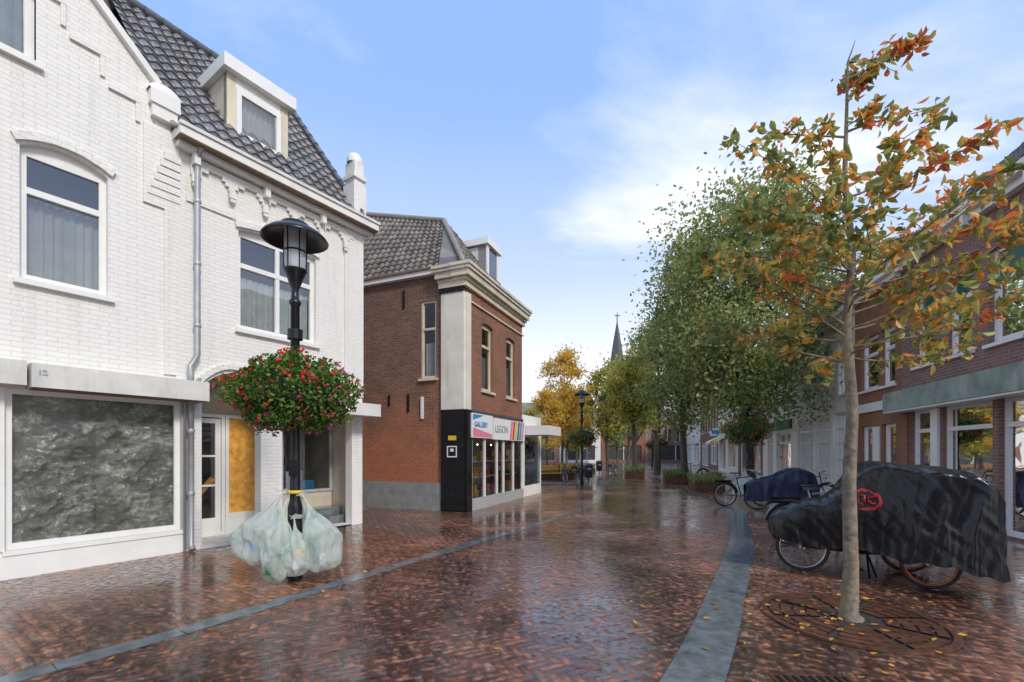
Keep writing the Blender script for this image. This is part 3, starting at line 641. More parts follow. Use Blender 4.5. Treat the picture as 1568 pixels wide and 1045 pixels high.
for z in(.85,1.3): mb.box(F2,.4,4.0,-.5,-.15,z,z+.02,'whitep')
for i in range(60):
    a=random.uniform(.4,3.8); o=-random.uniform(.14,.3); z=random.choice((.32,.87,1.32)); w=random.uniform(.06,.2); h=random.uniform(.1,.36)
    mb.box(F2,a,a+w,o-.15,o,z,z+h,random.choice(['red','yel','blue','wood','green','whitep','pinkp','black','grey','plate']))
for i in range(7): mb.lathe(F2.p(.6+i*.5,-.7,1.82),[(.001,-.03),(.03,0),(.001,.03)],8,'bulb')
mb.build('shopfront',Hb); mb=MB()
mb.box(F2,.20,1.5,.055,.11,1.98,2.64,'whitep'); mb.box(F2,1.54,4.1,.055,.12,1.96,2.60,'whitep')
for i,m in enumerate(['pinkp','red','yel','green','blue','pinkp']):
    x=2.75+i*.2; mb.fp(F2,[(x,.123,1.98),(x+.16,.123,1.98),(x+.30,.123,2.58),(x+.14,.123,2.58)],m)
mb.fp(F2,[(.25,.113,2.0),(1.45,.113,2.0),(1.45,.113,2.1),(.25,.113,2.25)],'pinkp'); mb.fp(F2,[(.25,.114,2.45),(.9,.114,2.61),(.25,.114,2.61)],'blue')
mb.box(F2,4.2,5.7,0,.95,2.18,2.5,'trim'); mb.box(F2,4.16,6.2,-3,0,0,2.9,'whitepl'); mb.box(F2,4.4,6.0,.002,.02,.4,2.1,'glass')
mb.build('shop_signs_and_awning',Hb)
def text(s,F,a,b,c,size,mat,parent,nm='lettering',ext=.003):
    cu=bpy.data.curves.new(nm,'FONT'); cu.body=s; cu.size=size; cu.extrude=ext; cu.offset=.004; ob=bpy.data.objects.new(nm,cu); COL.objects.link(ob)
    z=Vector((0,0,1)); n=F.d.cross(z); p=F.p(a,b,c)
    ob.matrix_world=Matrix(((F.d.x,0,n.x,p.x),(F.d.y,0,n.y,p.y),(F.d.z,1,n.z,p.z),(0,0,0,1))); cu.materials.append(M[mat]); ob.parent=parent
text('LEGON',F2,1.62,.128,2.18,.30,'grey',Hb); text('GALLERY',F2,.32,.118,2.28,.2,'blue',Hb)
text('12',F1,-1.72,.365,2.56,.09,'grey',H)
mb=MB()
def Q(a,t,z): return F2.p(t,-a,z)
R1=Q(1.9,2.1,9.0);R2=Q(4.9,2.0,9.75);R3=Q(9,2.0,9.75)
pantile(mb,Q(.75,-.12,6.52),Q(4.9,-.12,6.52),R2,R1,'tile2'); pantile(mb,Q(4.9,-.12,6.52),Q(9,-.12,6.52),R3,R2,'tile2')
mb.poly([Q(.0,.0,6.48),Q(.75,-.12,6.52),R1],'tile2')
pantile(mb,Q(0,4.2,6.5),Q(0,0,6.5),R1,R1+Vector((.01,.01,0)),'tile2'); pantile(mb,Q(9,4.2,6.5),Q(0,4.2,6.5),R1,R3,'tile2')
mb.path([R3+Vector((0,0,.05)),R2+Vector((0,0,.05)),R1+Vector((0,0,.05)),Q(.05,.02,6.6)],.09,6,'tile2')
mb.box(F2,1.8,2.2,-5.6,-5.2,9.3,10.1,'brickside')
for k in(1.9,2.1): mb.lathe(F2.p(k,-5.4,10.1),[(.08,0),(.07,.25)],8,'rust')
mb.box(F2,2.55,3.45,-2.6,-.62,6.9,8.25,'slate'); mb.box(F2,2.45,3.55,-2.7,-.5,8.25,8.45,'trim'); mb.box(F2,2.55,2.68,-.62,-.57,7,8.25,'trim'); mb.box(F2,3.32,3.45,-.62,-.57,7,8.25,'trim'); mb.box(F2,2.68,3.32,-.62,-.58,7,7.12,'trim')
mb.fp(F2,[(2.68,-.6,7.12),(3.32,-.6,7.12),(3.32,-.6,8.25),(2.68,-.6,8.25)],'glass'); mb.box(F2,2.545,2.549,-2.2,-.9,7.6,8.2,'curtw')
mb.build('roof_and_dormer',Hb)

# ------------------------------------------------------------ RIGHT ROW
FR=Frame((6.70,0),(.2732,.9620),(-.962,.2732))
def terr(name,s0,s1,ez,wm,wins,ground,roofm='tile',pitch=1.0,dep=6,fm='trim',trg=None,gut='trim',curt='curtw',detail=True):
    e=empty(name); mb=MB(); ops=[(a,b,c,d) for a,b,c,d in wins]+[(a,b,c,d) for a,b,c,d in ground]
    wall(mb,FR,s0+.002,s1-.002,0,ez,ops,wm,.18)
    for s in(s0+.002,s1-.002):
        mb.fp(FR,[(s,0,0),(s,-dep,0),(s,-dep,ez),(s,0,ez)],wm); mb.fp(FR,[(s,0,ez),(s,-dep,ez),(s,-dep/2,ez+dep/2*pitch)],wm)
    mb.build('walls',e); mb=MB()
    for a,b,c,d in wins: window(mb,FR,a,b,c,d,fr=.085,trans=(c+(d-c)*.66,),fmat=fm,curtain=curt,cz=c+(d-c)*.5,trglass=trg)
    for a,b,c,d in ground:
        w=b-a; n=max(1,round(w/1.1)); window(mb,FR,a,b,c,d,fr=.08,mull=[a+w*k/n for k in range(1,n)],trans=(d-.5,) if d-c>1.6 else (),fmat=fm,sill=False,back=True,curtain='curt',cz=c+.9)
    mb.build('windows',e); mb=MB()
    mb.box(FR,s0+.004,s1-.004,.003,.30,ez-.16,ez+.02,gut); mb.box(FR,s0+.004,s1-.004,.003,.16,ez-.30,ez-.163,gut)
    if detail:
        pantile(mb,FR.p(s0,.28,ez+.02),FR.p(s1,.28,ez+.02),FR.p(s1,-dep/2,ez+dep/2*pitch),FR.p(s0,-dep/2,ez+dep/2*pitch),roofm)
    else: mb.poly([FR.p(s0,.28,ez+.02),FR.p(s1,.28,ez+.02),FR.p(s1,-dep/2,ez+dep/2*pitch),FR.p(s0,-dep/2,ez+dep/2*pitch)],roofm)
    mb.poly([FR.p(s0,-dep,ez+.02),FR.p(s1,-dep,ez+.02),FR.p(s1,-dep/2,ez+dep/2*pitch),FR.p(s0,-dep/2,ez+dep/2*pitch)],roofm)
    mb.build('roof',e); return e
R=terr('brick_shop_house',3.5,12.0,6.5,'brickdk',[(6.4,7.25,3.65,5.45),(8.15,9.0,3.65,5.45),(9.42,10.22,3.65,5.45),(10.6,11.4,3.65,5.45)],[(3.8,7.6,.45,2.6),(7.95,8.75,.05,2.6),(8.9,10.4,.45,2.6),(10.75,11.6,.05,2.6)],trg='dgreen')
mb=MB(); mb.box(FR,3.5,11.98,.003,.42,2.62,3.08,'conc2'); mb.box(FR,3.5,11.98,.003,.40,2.58,2.615,'trim')
mb.box(FR,7.65,7.92,.003,.10,0,2.575,'whitepl'); mb.box(FR,10.45,10.7,.003,.06,0,2.575,'whitepl'); mb.box(FR,8.9,10.4,.003,.05,.02,.44,'plate'); mb.box(FR,3.8,7.6,.003,.05,.02,.44,'plate')
mb.box(FR,11.65,11.97,.003,.05,0,2.575,'brick'); mb.build('canopy',R)
mb=MB()
for i in range(11):
    s=3.8+i*.78; mb.box(FR,s,s+.10,.165,.26,6.12,6.335,'trim')
mb.build('cornice_brackets',R)
R=terr('brick_house',12.0,14.6,6.4,'brick',[(12.3,13.0,3.4,4.95),(13.15,14.2,3.4,4.95)],[(12.25,12.95,1.0,2.35),(13.5,14.2,1.0,2.35)])
mb=MB(); mb.box(FR,12.01,14.59,.003,.06,2.75,3.0,'whitepl'); mb.box(FR,13.05,13.4,.003,.04,0.05,2.3,'trim'); mb.box(FR,12.25,14.2,.003,.05,.9,.96,'trim'); mb.build('bands',R)
R=terr('white_shop_house',14.6,20.4,6.2,'whitepl',[(15.0,15.8,3.5,5.2),(16.6,17.4,3.5,5.2),(18.3,19.1,3.5,5.2)],[(14.85,16.3,.12,2.9),(16.5,17.9,.12,2.9),(18.1,19.9,.12,2.9)])
mb=MB()
for a,b in((14.85,16.3),(16.5,17.9),(18.1,19.9)):
    for k in range(1,6): 
        x=a+(b-a)*k/6; mb.box(FR,x-.02,x+.02,-.12,-.07,.2,2.8,'trim')
    for z in(.8,1.35,1.9): mb.box(FR,a+.05,b-.05,-.12,-.072,z,z+.035,'trim')
mb.build('glazing_bars',R)
R=terr('gabled_white_house',20.4,25.5,5.6,'whitepl',[(21,21.9,3.4,4.9),(22.6,23.5,3.4,4.9),(24.2,25,3.4,4.9)],[(20.8,23,.4,2.5),(23.6,24.6,.05,2.5)],'tile2',detail=False)
mb=MB(); mb.box(FR,20.6,25.3,.01,.10,2.62,3.05,'green'); mb.build('sign_board',R); text('TAKKEN',Frame(tuple(FR.p(24.8,.105,0))[:2],tuple(-FR.d)[:2],(1,0)),0,0,2.7,.3,'whitep',R)
terr('brick_terrace_house',25.5,32,7.2,'brickdk',[(26+i*1.6,26.9+i*1.6,3.6,5.5) for i in range(4)],[(26,28.5,.4,2.6),(29.2,31.5,.1,2.6)],'tile',detail=False)
terr('cream_terrace_house',32,40,6.0,'whitepl',[(32.6+i*1.8,33.6+i*1.8,3.5,5.2) for i in range(4)],[(32.6,35.5,.4,2.6),(36.5,39.5,.1,2.6)],'tile2',detail=False)
terr('brick_terrace_house',40,52,7.5,'brick',[(41+i*1.8,42+i*1.8,3.5,5.4) for i in range(6)],[(41,45,.4,2.6),(46,51,.1,2.6)],'tile',detail=False)
terr('cream_terrace_house',52,70,7.0,'whitepl',[(53+i*2,54+i*2,3.5,5.4) for i in range(8)],[(53,60,.4,2.6),(61,69,.1,2.6)],'tile2',detail=False)
mb=MB()
for s,m,m2 in((24.5,'whitep','green'),(27,'whitep','red'),(30.5,'whitep','yel'),(33.5,'yel','blue'),(38,'whitep','blue')): 
    mb.box(FR,s,s+.15,.05,.95,2.9,3.5,m); mb.box(FR,s-.02,s+.17,.2,.8,3.05,3.35,m2)
mb.build('projecting_shop_sign')
mb=MB()
for s,l,m in((26.2,2.2,'whitep'),(33,2.6,'yel'),(36.8,2.6,'whitep')):
    mb.poly([FR.p(s,.05,2.9),FR.p(s+l,.05,2.9),FR.p(s+l,1.1,2.4),FR.p(s,1.1,2.4)],m); mb.poly([FR.p(s,1.1,2.4),FR.p(s+l,1.1,2.4),FR.p(s+l,1.1,2.2),FR.p(s,1.1,2.2)],m)
mb.build('shop_awning')
def houserow(FB,name,specs):
    s=0
    for i,(w,h,m) in enumerate(specs):
        e=empty(name); mb=MB()
        ops=[(s+.8+k*1.9,s+1.9+k*1.9,3.2,4.8) for k in range(int((w-1)/1.9))]+[(s+.8,s+w-.8,.4,2.5)]
        wall(mb,FB,s,s+w-.01,0,h,ops,m)
        for q in ops: mb.fp(FB,[(q[0],-.15,q[2]),(q[1],-.15,q[2]),(q[1],-.15,q[3]),(q[0],-.15,q[3])],'dark'); mb.box(FB,(q[0]+q[1])/2-.05,(q[0]+q[1])/2+.05,-.14,-.05,q[2],q[3],'trim')
        mb.poly([FB.p(s,.2,h),FB.p(s+w,.2,h),FB.p(s+w,-4,h+3.5),FB.p(s,-4,h+3.5)],'tile2'); mb.build('walls_and_roof',e); s+=w
houserow(Frame((-14,62),(1,.12),(.12,-1)),'distant_house',((7,6,'whitepl'),(6,7,'brick'),(8,5.5,'brickdk'),(6,6.5,'whitepl'),(7,7,'brick'),(9,6,'brickdk')))
houserow(Frame((16,-22),(-1,0),(0,1)),'terrace_house',((7,6,'brickdk'),(6,6.5,'whitepl'),(7,6,'brick'),(7,6.5,'whitepl'),(6,6,'whitepl')))
e=empty('church_spire'); mb=MB()
mb.box(Frame((35,150),(1,0),(0,1)),-3,3,-3,3,0,29,'brickdk'); mb.lathe((35,150,29),[(3.6,0),(2.3,2.5),(1.5,8),(.2,15.5),(.09,19)],8,'slated',False)
mb.box(Frame((35,150),(1,0),(0,1)),-.8,.8,-.1,.1,46.7,47.0,'black'); mb.build('tower_and_spire',e)

# ------------------------------------------------------------ TREES
tree(9.1,17.2,12.9,2.5,3.6,36000,.18,'lgreen','linden_tree',.16,120,cs=.20)
tree(8.4,22,12.7,2.5,2.4,19000,.19,'lgreen','linden_tree',.16,85,cs=.20)
tree(7.3,27,8.2,2.6,1.9,8000,.2,'lyg','linden_tree',.15,50)
tree(10.0,31,11.5,2.6,2.8,9000,.23,'lgreen','linden_tree',.15,60)
tree(8.0,38,9.6,2.6,2.3,6000,.26,'lyg','linden_tree',.15,50)
tree(11.4,44,11.5,2.6,3,5000,.28,'lgreen','linden_tree',.15,50)
tree(4.3,38,11.6,2.2,2.3,8000,.23,'lyel','yellow_maple_tree',.12,55)
tree(2.6,33,6.8,1.6,1.4,4000,.18,'lyel','yellow_maple_tree',.08,30)
tree(5.6,46,9,2,2.4,4500,.27,'lyel','yellow_maple_tree',.12,40)
tree(8.0,56,9,2,3,4500,.32,'lyg','linden_tree',.15,40)
tree(2.5,54,7.5,1.5,2.6,4500,.3,'lyg','linden_tree',.15,40)
tree(13.5,58,10,2,3,4500,.32,'lgreen','linden_tree',.15,40)
tree(-1.5,52,7,1.5,3,4500,.3,'lyg','linden_tree',.15,40)

T=empty('young_street_tree'); mb=MB(); bx,by=3.22,4.28
ld=[(bx,by,0),(bx-.02,by,.06),(bx+.0,by,.5),(bx-.01,by+.01,1.3),(bx+.015,by,2.0),(bx-.03,by+.02,2.8),(bx-.0,by-.02,3.5),(bx-.06,by,4.2),(bx-.02,by+.03,4.8),(bx-.03,by,5.3),(bx+.04,by,5.50)]
mb.path(ld,[.108,.076,.062,.055,.048,.038,.030,.023,.015,.009,.004],14,'bark')
LV=[]
def lead(z):
    for a,b in zip(ld,ld[1:]):
        if a[2]<=z<=b[2]: return Vector(a).lerp(Vector(b),(z-a[2])/(b[2]-a[2]))
    return Vector(ld[-1])
def branch(z,az,L,el,r=.012,dens=1.0):
    p=lead(z); d=Vector((math.cos(az)*math.cos(el),math.sin(az)*math.cos(el),math.sin(el))); pts=[p.copy()]; nseg=7; q=p.copy()
    for i in range(nseg):
        d=(d+Vector((random.uniform(-.14,.14),random.uniform(-.14,.14),random.uniform(-.10,.12)))).normalized(); q=q+d*L/nseg; pts.append(q.copy())
        if i>=1:
            for k in range(2 if random.random()<.6*dens else 1):
                td=(d*.8+Vector((random.uniform(-1,1),random.uniform(-1,1),random.uniform(-.45,.65)))).normalized(); tl=L*random.uniform(.14,.30)*(1.15-i/nseg*.5)
                tp=[q.copy()]; tq=q.copy()
                for m in range(4):
                    td=(td+Vector((random.uniform(-.3,.3),random.uniform(-.3,.3),random.uniform(-.25,.12)))).normalized(); tq=tq+td*tl/4; tp.append(tq.copy())
                    for _ in range(random.choice((1,2,2,3) if dens>=1 else (1,1,2))): LV.append(tuple(tq+Vector([random.gauss(0,.032) for _ in range(3)])))
                mb.path(tp,[.0042,.0038,.003,.0025,.002],4,'bark',caps=False)
            for _ in range(2): LV.append(tuple(q+Vector([random.gauss(0,.03) for _ in range(3)])))
    mb.path(pts,[r,r*.85,r*.7,r*.6,r*.5,r*.4,r*.3,r*.2],6,'bark',caps=False)
pi=math.pi
explicit=[(3.25,.15,1.75,.50),(3.1,-.25,1.65,.32),(2.6,-.1,1.7,.02),(2.5,.5,1.5,.0),(3.9,pi-.2,1.25,.60),(3.7,pi+.3,1.15,.42),(4.1,.1,1.05,.62),(4.65,.15,.8,.45),(5.15,.05,.75,.30),(4.6,pi-.1,.75,.15),
 (3.0,pi,1.4,.32),(2.8,pi+.25,1.35,.40),(2.65,pi-.5,1.15,.25),(3.4,.4,1.3,.28),(2.9,.0,1.5,.22),(3.3,pi-.1,1.3,.30),(5.3,.1,.5,.2),(2.75,.3,1.6,.15),(3.5,-.1,1.35,.25),(3.6,pi+.1,1.0,.15)]
for z,az,L,el in explicit: branch(z,az,L,el,dens=1 if z<4.3 else .4)
az=0
for i in range(21):
    z=2.45+i*.078; az+=2.4; L=1.25*(1-(z-2.5)/4.2)+.1; branch(z,az,L,random.uniform(.05,.5))
for i in range(3): branch(4.7+i*.22,random.uniform(0,6.3),.28,.6,.006,.2)
mb.build('trunk_and_branches',T)
leafcloud('leaves',np.array(LV),.104,'laut',T,asp=.50,droop=.35,fold=True)
mb=MB()
mb.lathe((bx,by,.008),[(.001,0.003),(.74,.003)],40,'soil',False)
for r0,r1 in((.70,.755),(.60,.675),(.49,.575),(.38,.465),(.27,.355)):
    n=48
    for k in range(n):
        if k%6==5 and r1<.7: continue
        a0=2*pi*k/n;a1=2*pi*(k+1)/n; P=lambda r,a,z:(bx+r*math.cos(a),by+r*math.sin(a),z)
        mb.poly([P(r0,a0,.026),P(r1,a0,.026),P(r1,a1,.026),P(r0,a1,.026)],'rust')
        mb.poly([P(r0,a0,.006),P(r0,a1,.006),P(r0,a1,.026),P(r0,a0,.026)],'rust'); mb.poly([P(r1,a0,.006),P(r1,a1,.006),P(r1,a1,.026),P(r1,a0,.026)],'rust')
for k in range(8):
    a=2*pi*(k+.5)/8+.06; mb.beam((bx+.27*math.cos(a),by+.27*math.sin(a),.014),(bx+.72*math.cos(a),by+.72*math.sin(a),.014),.045,.020,'rust')
mb.build('tree_grate')
mb=MB(); FM=Frame((1.82,3.0),(1,-.05),(.05,1))
mb.box(FM,0,.55,-.15,.22,.003,.014,'rust')
for k in range(9): mb.box(FM,.03+k*.057,.055+k*.057,-.12,.19,.0145,.021,'black')
mb.build('drain_cover')

# ------------------------------------------------------------ FALLEN LEAVES
pts=[]
for _ in range(150):
    a=random.uniform(0,2*pi); r=abs(random.gauss(0,.75)); pts.append((bx+r*math.cos(a)*1.5,by+r*math.sin(a),.03))
for _ in range(120):
    y=random.uniform(3.2,13); x=float(XR(y))+.2+random.uniform(.0,1)**1.5*5; pts.append((x,y,.018))
for _ in range(800):
    y=random.gauss(17.5,3); x=float(XR(y))+random.gauss(.4,.6); pts.append((x,y,.018))
for _ in range(25):
    y=random.uniform(3,16); pts.append((float(XL(y))+random.gauss(0,.2),y,.018))
for _ in range(6):
    y=random.uniform(3.2,18); pts.append((random.uniform(float(XL(y)),float(XR(y))),y,.016))
P=np.array(pts); n=len(P); a=rng.uniform(0,6.28,n); L=.036*rng.uniform(.5,1.3,n)
ax=np.stack([np.cos(a)*L,np.sin(a)*L,rng.normal(size=n)*.004],1); bxv=np.stack([-np.sin(a)*L*.5,np.cos(a)*L*.5,np.abs(rng.normal(size=n))*.005],1)
V=np.stack([P-ax,P+bxv,P+ax,P-bxv],1).reshape(-1,3); V[:,2]=np.maximum(V[:,2],.0115)
npmesh('fallen_leaves',V,np.arange(n)[:,None]*4+np.array([[0,1,2,3]]),'lground')

# ------------------------------------------------------------ STREET LAMPS + BASKETS + BAGS
simple_dark=simple('dark_basket_core',(.02,.04,.012),.9,bump=0)
def lamp(x,y,basket=True,nl=6500):
    mb=MB(); c=(x,y,0)
    mb.lathe(c,[(.085,0),(.085,.9),(.075,.95),(.06,1.0),(.052,3.42),(.07,3.44),(.07,3.48),(.05,3.5),(.04,3.62),(.075,3.70),(.085,3.74),(.12,3.82),(.14,3.85),(.14,3.87)],16,'black')
    mb.lathe(c,[(.115,3.87),(.125,3.95),(.130,4.36)],20,'glassc'); mb.lathe(c,[(.04,3.87),(.045,4.05),(.03,4.2),(.001,4.22)],10,'whitep')
    for k in range(6):
        a=2*pi*k/6+.3; mb.path([(x+.128*math.cos(a),y+.128*math.sin(a),3.86),(x+.138*math.cos(a),y+.138*math.sin(a),4.38)],.007,5,'black')
    mb.lathe(c,[(.14,4.375),(.22,4.36),(.30,4.32),(.36,4.27),(.385,4.235),(.39,4.24),(.365,4.28),(.30,4.335),(.22,4.38),(.17,4.39),(.165,4.43),(.15,4.445),(.001,4.45)],40,'black')
    mb.lathe(c,[(.14,4.375),(.001,4.38)],24,'grey')
    mb.lathe(c,[(.128,4.08),(.136,4.085),(.136,4.10),(.128,4.105)],20,'black')
    mb.lathe(c,[(.09,3.0),(.09,3.12)],12,'black')
    mb.box(Frame((x,y),(1,.1),(-.1,1)),-.04,.04,-.10,-.05,1.3,1.5,'black')
    ob=mb.build('street_lamp')
    if basket:
        e=empty('hanging_flower_basket'); mb=MB(); cz=2.33
        mb.grid(24,12,lambda u,v:(x+.60*math.cos(2*pi*u)*math.sin(pi*v),y+.48*math.sin(2*pi*u)*math.sin(pi*v),cz-.05+.32*math.cos(pi*v)),simple_dark)  # dark filler ellipsoid added inside the foliage to block the view through
        mb.path([(x-.62,y,cz-.28),(x+.62,y,cz-.28)],.015,6,'black'); mb.build('planter',e)
        def shell(n,k0,k1):
            u=rng.normal(size=(n,3)); u/=np.linalg.norm(u,axis=1)[:,None]
            w=np.array([noise.noise(Vector(q)*2.2+Vector((x,y,0))) for q in u]); r=rng.uniform(k0,k1,n)*(1+.25*w)
            P=u*r[:,None]*np.array([.73,.6,.46]); return P+np.array([x,y,cz])
        leafcloud('leaves',shell(nl,.72,1.08),.062,'lbask',e,asp=.6)
        tr=[]
        for _ in range(50):
            a=random.uniform(0,2*pi); px=x+.55*math.cos(a)*random.uniform(.5,1);py=y+.45*math.sin(a); l=random.uniform(.08,.28)
            for k in range(12): tr.append((px+random.gauss(0,.02),py+random.gauss(0,.02),cz-.28-l*k/12))
        leafcloud('trailing_leaves',np.array(tr),.055,'lbask',e)
        fl=shell(max(120,nl//24),1.0,1.08); cl=[]
        for q in fl:
            for _ in range(4): cl.append(q+rng.normal(size=3)*.012)
        leafcloud('flowers',np.array(cl),.040 if nl>4000 else .06,'flo',e,asp=.9)
    return ob
lamp(-2.71,5.63); lamp(8.2,15.7,nl=3500); lamp(3.25,21,nl=2500); lamp(14,45,nl=900)
lamp(10.8,33,nl=900)
def bag(mb,cx,cy,zt,w,h,sd,tie,dp=None):
    dp=dp or w*.75; tie=Vector(tie)
    def f(u,v):
        a=2*pi*u; t=v
        if t<.22:
            k=t/.22; r=.06+.16*k**2
        else:
            k=(t-.22)/.78; r=.22+.78*math.sin(min(1,k/.55)*pi/2)**.9 if k<.55 else max(0,1-((k-.55)/.45)**3.0)**.5
        q=Vector((math.cos(a),math.sin(a),t*2.0)); lump=1+.50*noise.noise(q*1.4+Vector((sd,0,0)))+.24*noise.noise(q*3.2+Vector((0,sd,0)))+.10*math.sin(a*7+sd+2*t)*(1-t)
        fac=min(1,r*2); pull=max(0,1-t/.45)**1.3
        x=cx+w/2*r*(1+(lump-1)*fac)*math.cos(a); y=cy+dp/2*r*(1+(lump-1)*fac)*math.sin(a); z=zt-h*t+.09*r*noise.noise(q*2+Vector((sd,sd,0)))
        return (x+(tie.x-cx)*pull,y+(tie.y-cy)*pull,z)
    mb.grid(48,34,f,'bag')
    # crushed packaging visible inside the bag
    for k in range(5):
        px=cx+random.uniform(-.2,.2)*w; py=cy+random.uniform(-.15,.15)*w; pz=zt-h*random.uniform(.55,.85); s=random.uniform(.04,.08)
        F=Frame((px,py),(math.cos(k+sd),math.sin(k+sd)),(-math.sin(k+sd),math.cos(k+sd))); mb.box(F,-s,s,-s*.6,s*.6,pz-s,pz+s,random.choice(['green','whitep','wood','slate','blue']))
    for k in range(2):
        a=sd+k*2.4; mb.grid(5,5,lambda u,v:(tie.x+math.cos(a)*u*.09+.02*math.sin(v*9),tie.y+math.sin(a)*u*.05+.02*v,zt-.02+v*.06+u*.03*math.sin(v*5)),'bag')
mb=MB()
for q in((-3.06,5.52,1.10,.54,.88,1.0,(-2.82,5.58,0)),(-2.80,5.36,1.05,.36,1.0,2.3,(-2.75,5.54,0)),(-2.36,5.50,1.07,.44,.94,3.1,(-2.60,5.58,0)),(-2.56,5.34,.80,.26,.68,4.4,(-2.66,5.5,0)),(-2.62,5.80,1.0,.38,.78,5.3,(-2.68,5.7,0))): bag(mb,*q)
mb.lathe((-2.71,5.63,1.08),[(.088,0),(.096,.01),(.096,.03),(.088,.04)],12,'yel'); mb.build('refuse_bags')
mb=MB()
for q in((7.75,14.9,1.0,.85,.95,1.2,(8.0,15.5,0)),(8.5,15.2,.95,.6,.9,2.2,(8.3,15.6,0))): bag(mb,*q)
mb.build('refuse_bags')

# ------------------------------------------------------------ BIKES
def wheel(mb,c,ax,r,rim='chrome',tyre='rubber'):
    c=Vector(c); ax=Vector(ax).normalized(); u=ax.cross(Vector((0,0,1))).normalized(); w=Vector((0,0,1))
    def ring(R,rr,mat,n=36,m=8):
        mb.grid(n,m,lambda a,b:c+(u*math.cos(2*pi*a)+w*math.sin(2*pi*a))*(R+rr*math.cos(2*pi*b))+ax*rr*math.sin(2*pi*b),mat)
    ring(r-.02,.02,tyre); ring(r-.048,.012,rim); ring(.025,.02,'chrome',12,6)
    for k in range(20):
        a=2*pi*k/20; mb.path([c+(u*math.cos(a+.25)+w*math.sin(a+.25))*.03+ax*(.02 if k%2 else -.02),c+(u*math.cos(a)+w*math.sin(a))*(r-.05)],.0018,3,'chrome',caps=False)
def bicycle(x,y,ang,name='parked_bicycle',mat='black',r=.34):
    mb=MB(); F=Frame((x,y),(math.cos(ang),math.sin(ang)),(-math.sin(ang),math.cos(ang))); P=F.p; z=.008
    wheel(mb,P(0,0,r+z),F.n,r); wheel(mb,P(1.08,0,r+z),F.n,r)
    bb=P(.46,0,.3); se=P(.33,0,.82); hd=P(.88,0,.9); hb=P(.94,0,.62)
    for a,b,rr in((bb,se,.016),(bb,hb,.019),(se,hd,.014),(P(0,0,r+z),bb,.012),(P(0,0,r+z),P(.36,0,.7),.010),(hb,P(1.08,0,r+z),.014),(hb,P(.86,0,1.02),.014),(se,P(.30,0,.95),.012)): mb.path([a,b],rr,7,mat)
    mb.path([P(.66,-.30,1.02),P(.80,-.27,1.06),P(.86,-.1,1.04),P(.86,.1,1.04),P(.80,.27,1.06),P(.66,.30,1.02)],.012,7,'chrome')
    mb.grid(8,8,lambda u,v:P(.17+.27*u,(.02+.075*(1-u)**.8)*math.cos(pi*v),.96+.035*math.sin(pi*v)),'black')
    mb.path([P(-.32,0,.74),P(.18,0,.74)],.03,6,'black')
    def fender(c0):
        for k in range(10):
            a0=pi*.05+pi*.9*k/10;a1=pi*.05+pi*.9*(k+1)/10
            mb.beam(P(c0+(r+.025)*math.cos(a0),0,r+z+(r+.025)*math.sin(a0)),P(c0+(r+.025)*math.cos(a1),0,r+z+(r+.025)*math.sin(a1)),.045,.006,mat,up=F.n)
    fender(0);fender(1.08)
    mb.lathe(P(1.04,0,.86),[(.001,-.03),(.04,-.03),(.045,.03),(.001,.035)],10,'chrome')
    mb.path([P(.05,.06,.01),P(.02,.03,.3)],.008,5,'chrome')
    return mb.build(name)
FC=Frame((3.45,5.90),(.896,-.444),(.444,.896))
E=empty('covered_cargo_bike')
st=[(-.02,.16,.74,.44,.30),(.10,.24,.86,.42,.33),(.30,.30,.93,.38,.35),(.52,.34,.98,.38,.36),(.70,.38,1.12,.40,.38),(.86,.44,1.33,.42,.40),(.97,.52,1.45,.40,.42),(1.10,.60,1.48,.38,.42),(1.35,.70,1.43,.36,.42),(1.6,.74,1.42,.33,.42),(1.85,.75,1.38,.30,.42),(2.02,.72,1.27,.25,.42),(2.12,.62,1.12,.24,.42),(2.16,.5,.92,.28,.42)]
SA=np.array(st)
def cov(u,v):
    a=-.02+2.18*u; w=np.interp(a,SA[:,0],SA[:,1]); h=np.interp(a,SA[:,0],SA[:,2]); hem=np.interp(a,SA[:,0],SA[:,3])+.02*math.sin(a*9)+.015*math.sin(a*23+1); c=np.interp(a,SA[:,0],SA[:,4])
    t=2*v-1; at=abs(t); sg=1 if t>0 else -1
    if at>.40: k=(at-.40)/.60; off=.47+.05*k-.05*k*k*(a<.8); z=h-.07-(h-.07-hem)*k
    else: k=at/.40; off=.47*k; z=h-.07*k**3
    kk=max(0,(at-.35)/.65)
    ph=a*10+(1.35-z)*3.0*(a-1.05)+sg+1.4*noise.noise(Vector((a*2,z*1.2,sg))); f1=1-abs(math.sin(ph))**.6
    ph2=a*17+(1.2-z)*7*(a-.9)+2.2*noise.noise(Vector((a*3,z*2,sg+8))); f4=1-abs(math.sin(ph2))**.8
    f2=noise.noise(Vector((a*2.5,z*1.6,2.0+sg))); f3=noise.noise(Vector((a*7+z*6,z*3,5.0+sg))); r3=1-2.4*abs(f3)
    push=.065*f2*(.3+kk)+.038*f1*kk**.8+.014*f4*kk**.5+.012*r3
    b=c+sg*(off*w*1.90+push); z+=(.025*noise.noise(Vector((a*4,t*2,7)))+.012*r3)*(1-kk)-.02*math.sin(a*13)*(1-kk)*(a<1)
    return FC.p(a+.012*f3,b-0.02,max(z,.12))
mb=MB(); mb.grid(200,100,cov,'cover')
for uu in(0,1):
    n=30
    for i in range(n):
        p=cov(uu,i/n);q=cov(uu,(i+1)/n); m=(cov(uu,0)+cov(uu,1)+cov(uu,.5)*2)/4+FC.d*(.05 if uu else -.05); mb.poly([p,q,m],'cover',smooth=True)
mb.build('rain_cover',E)
mb=MB()
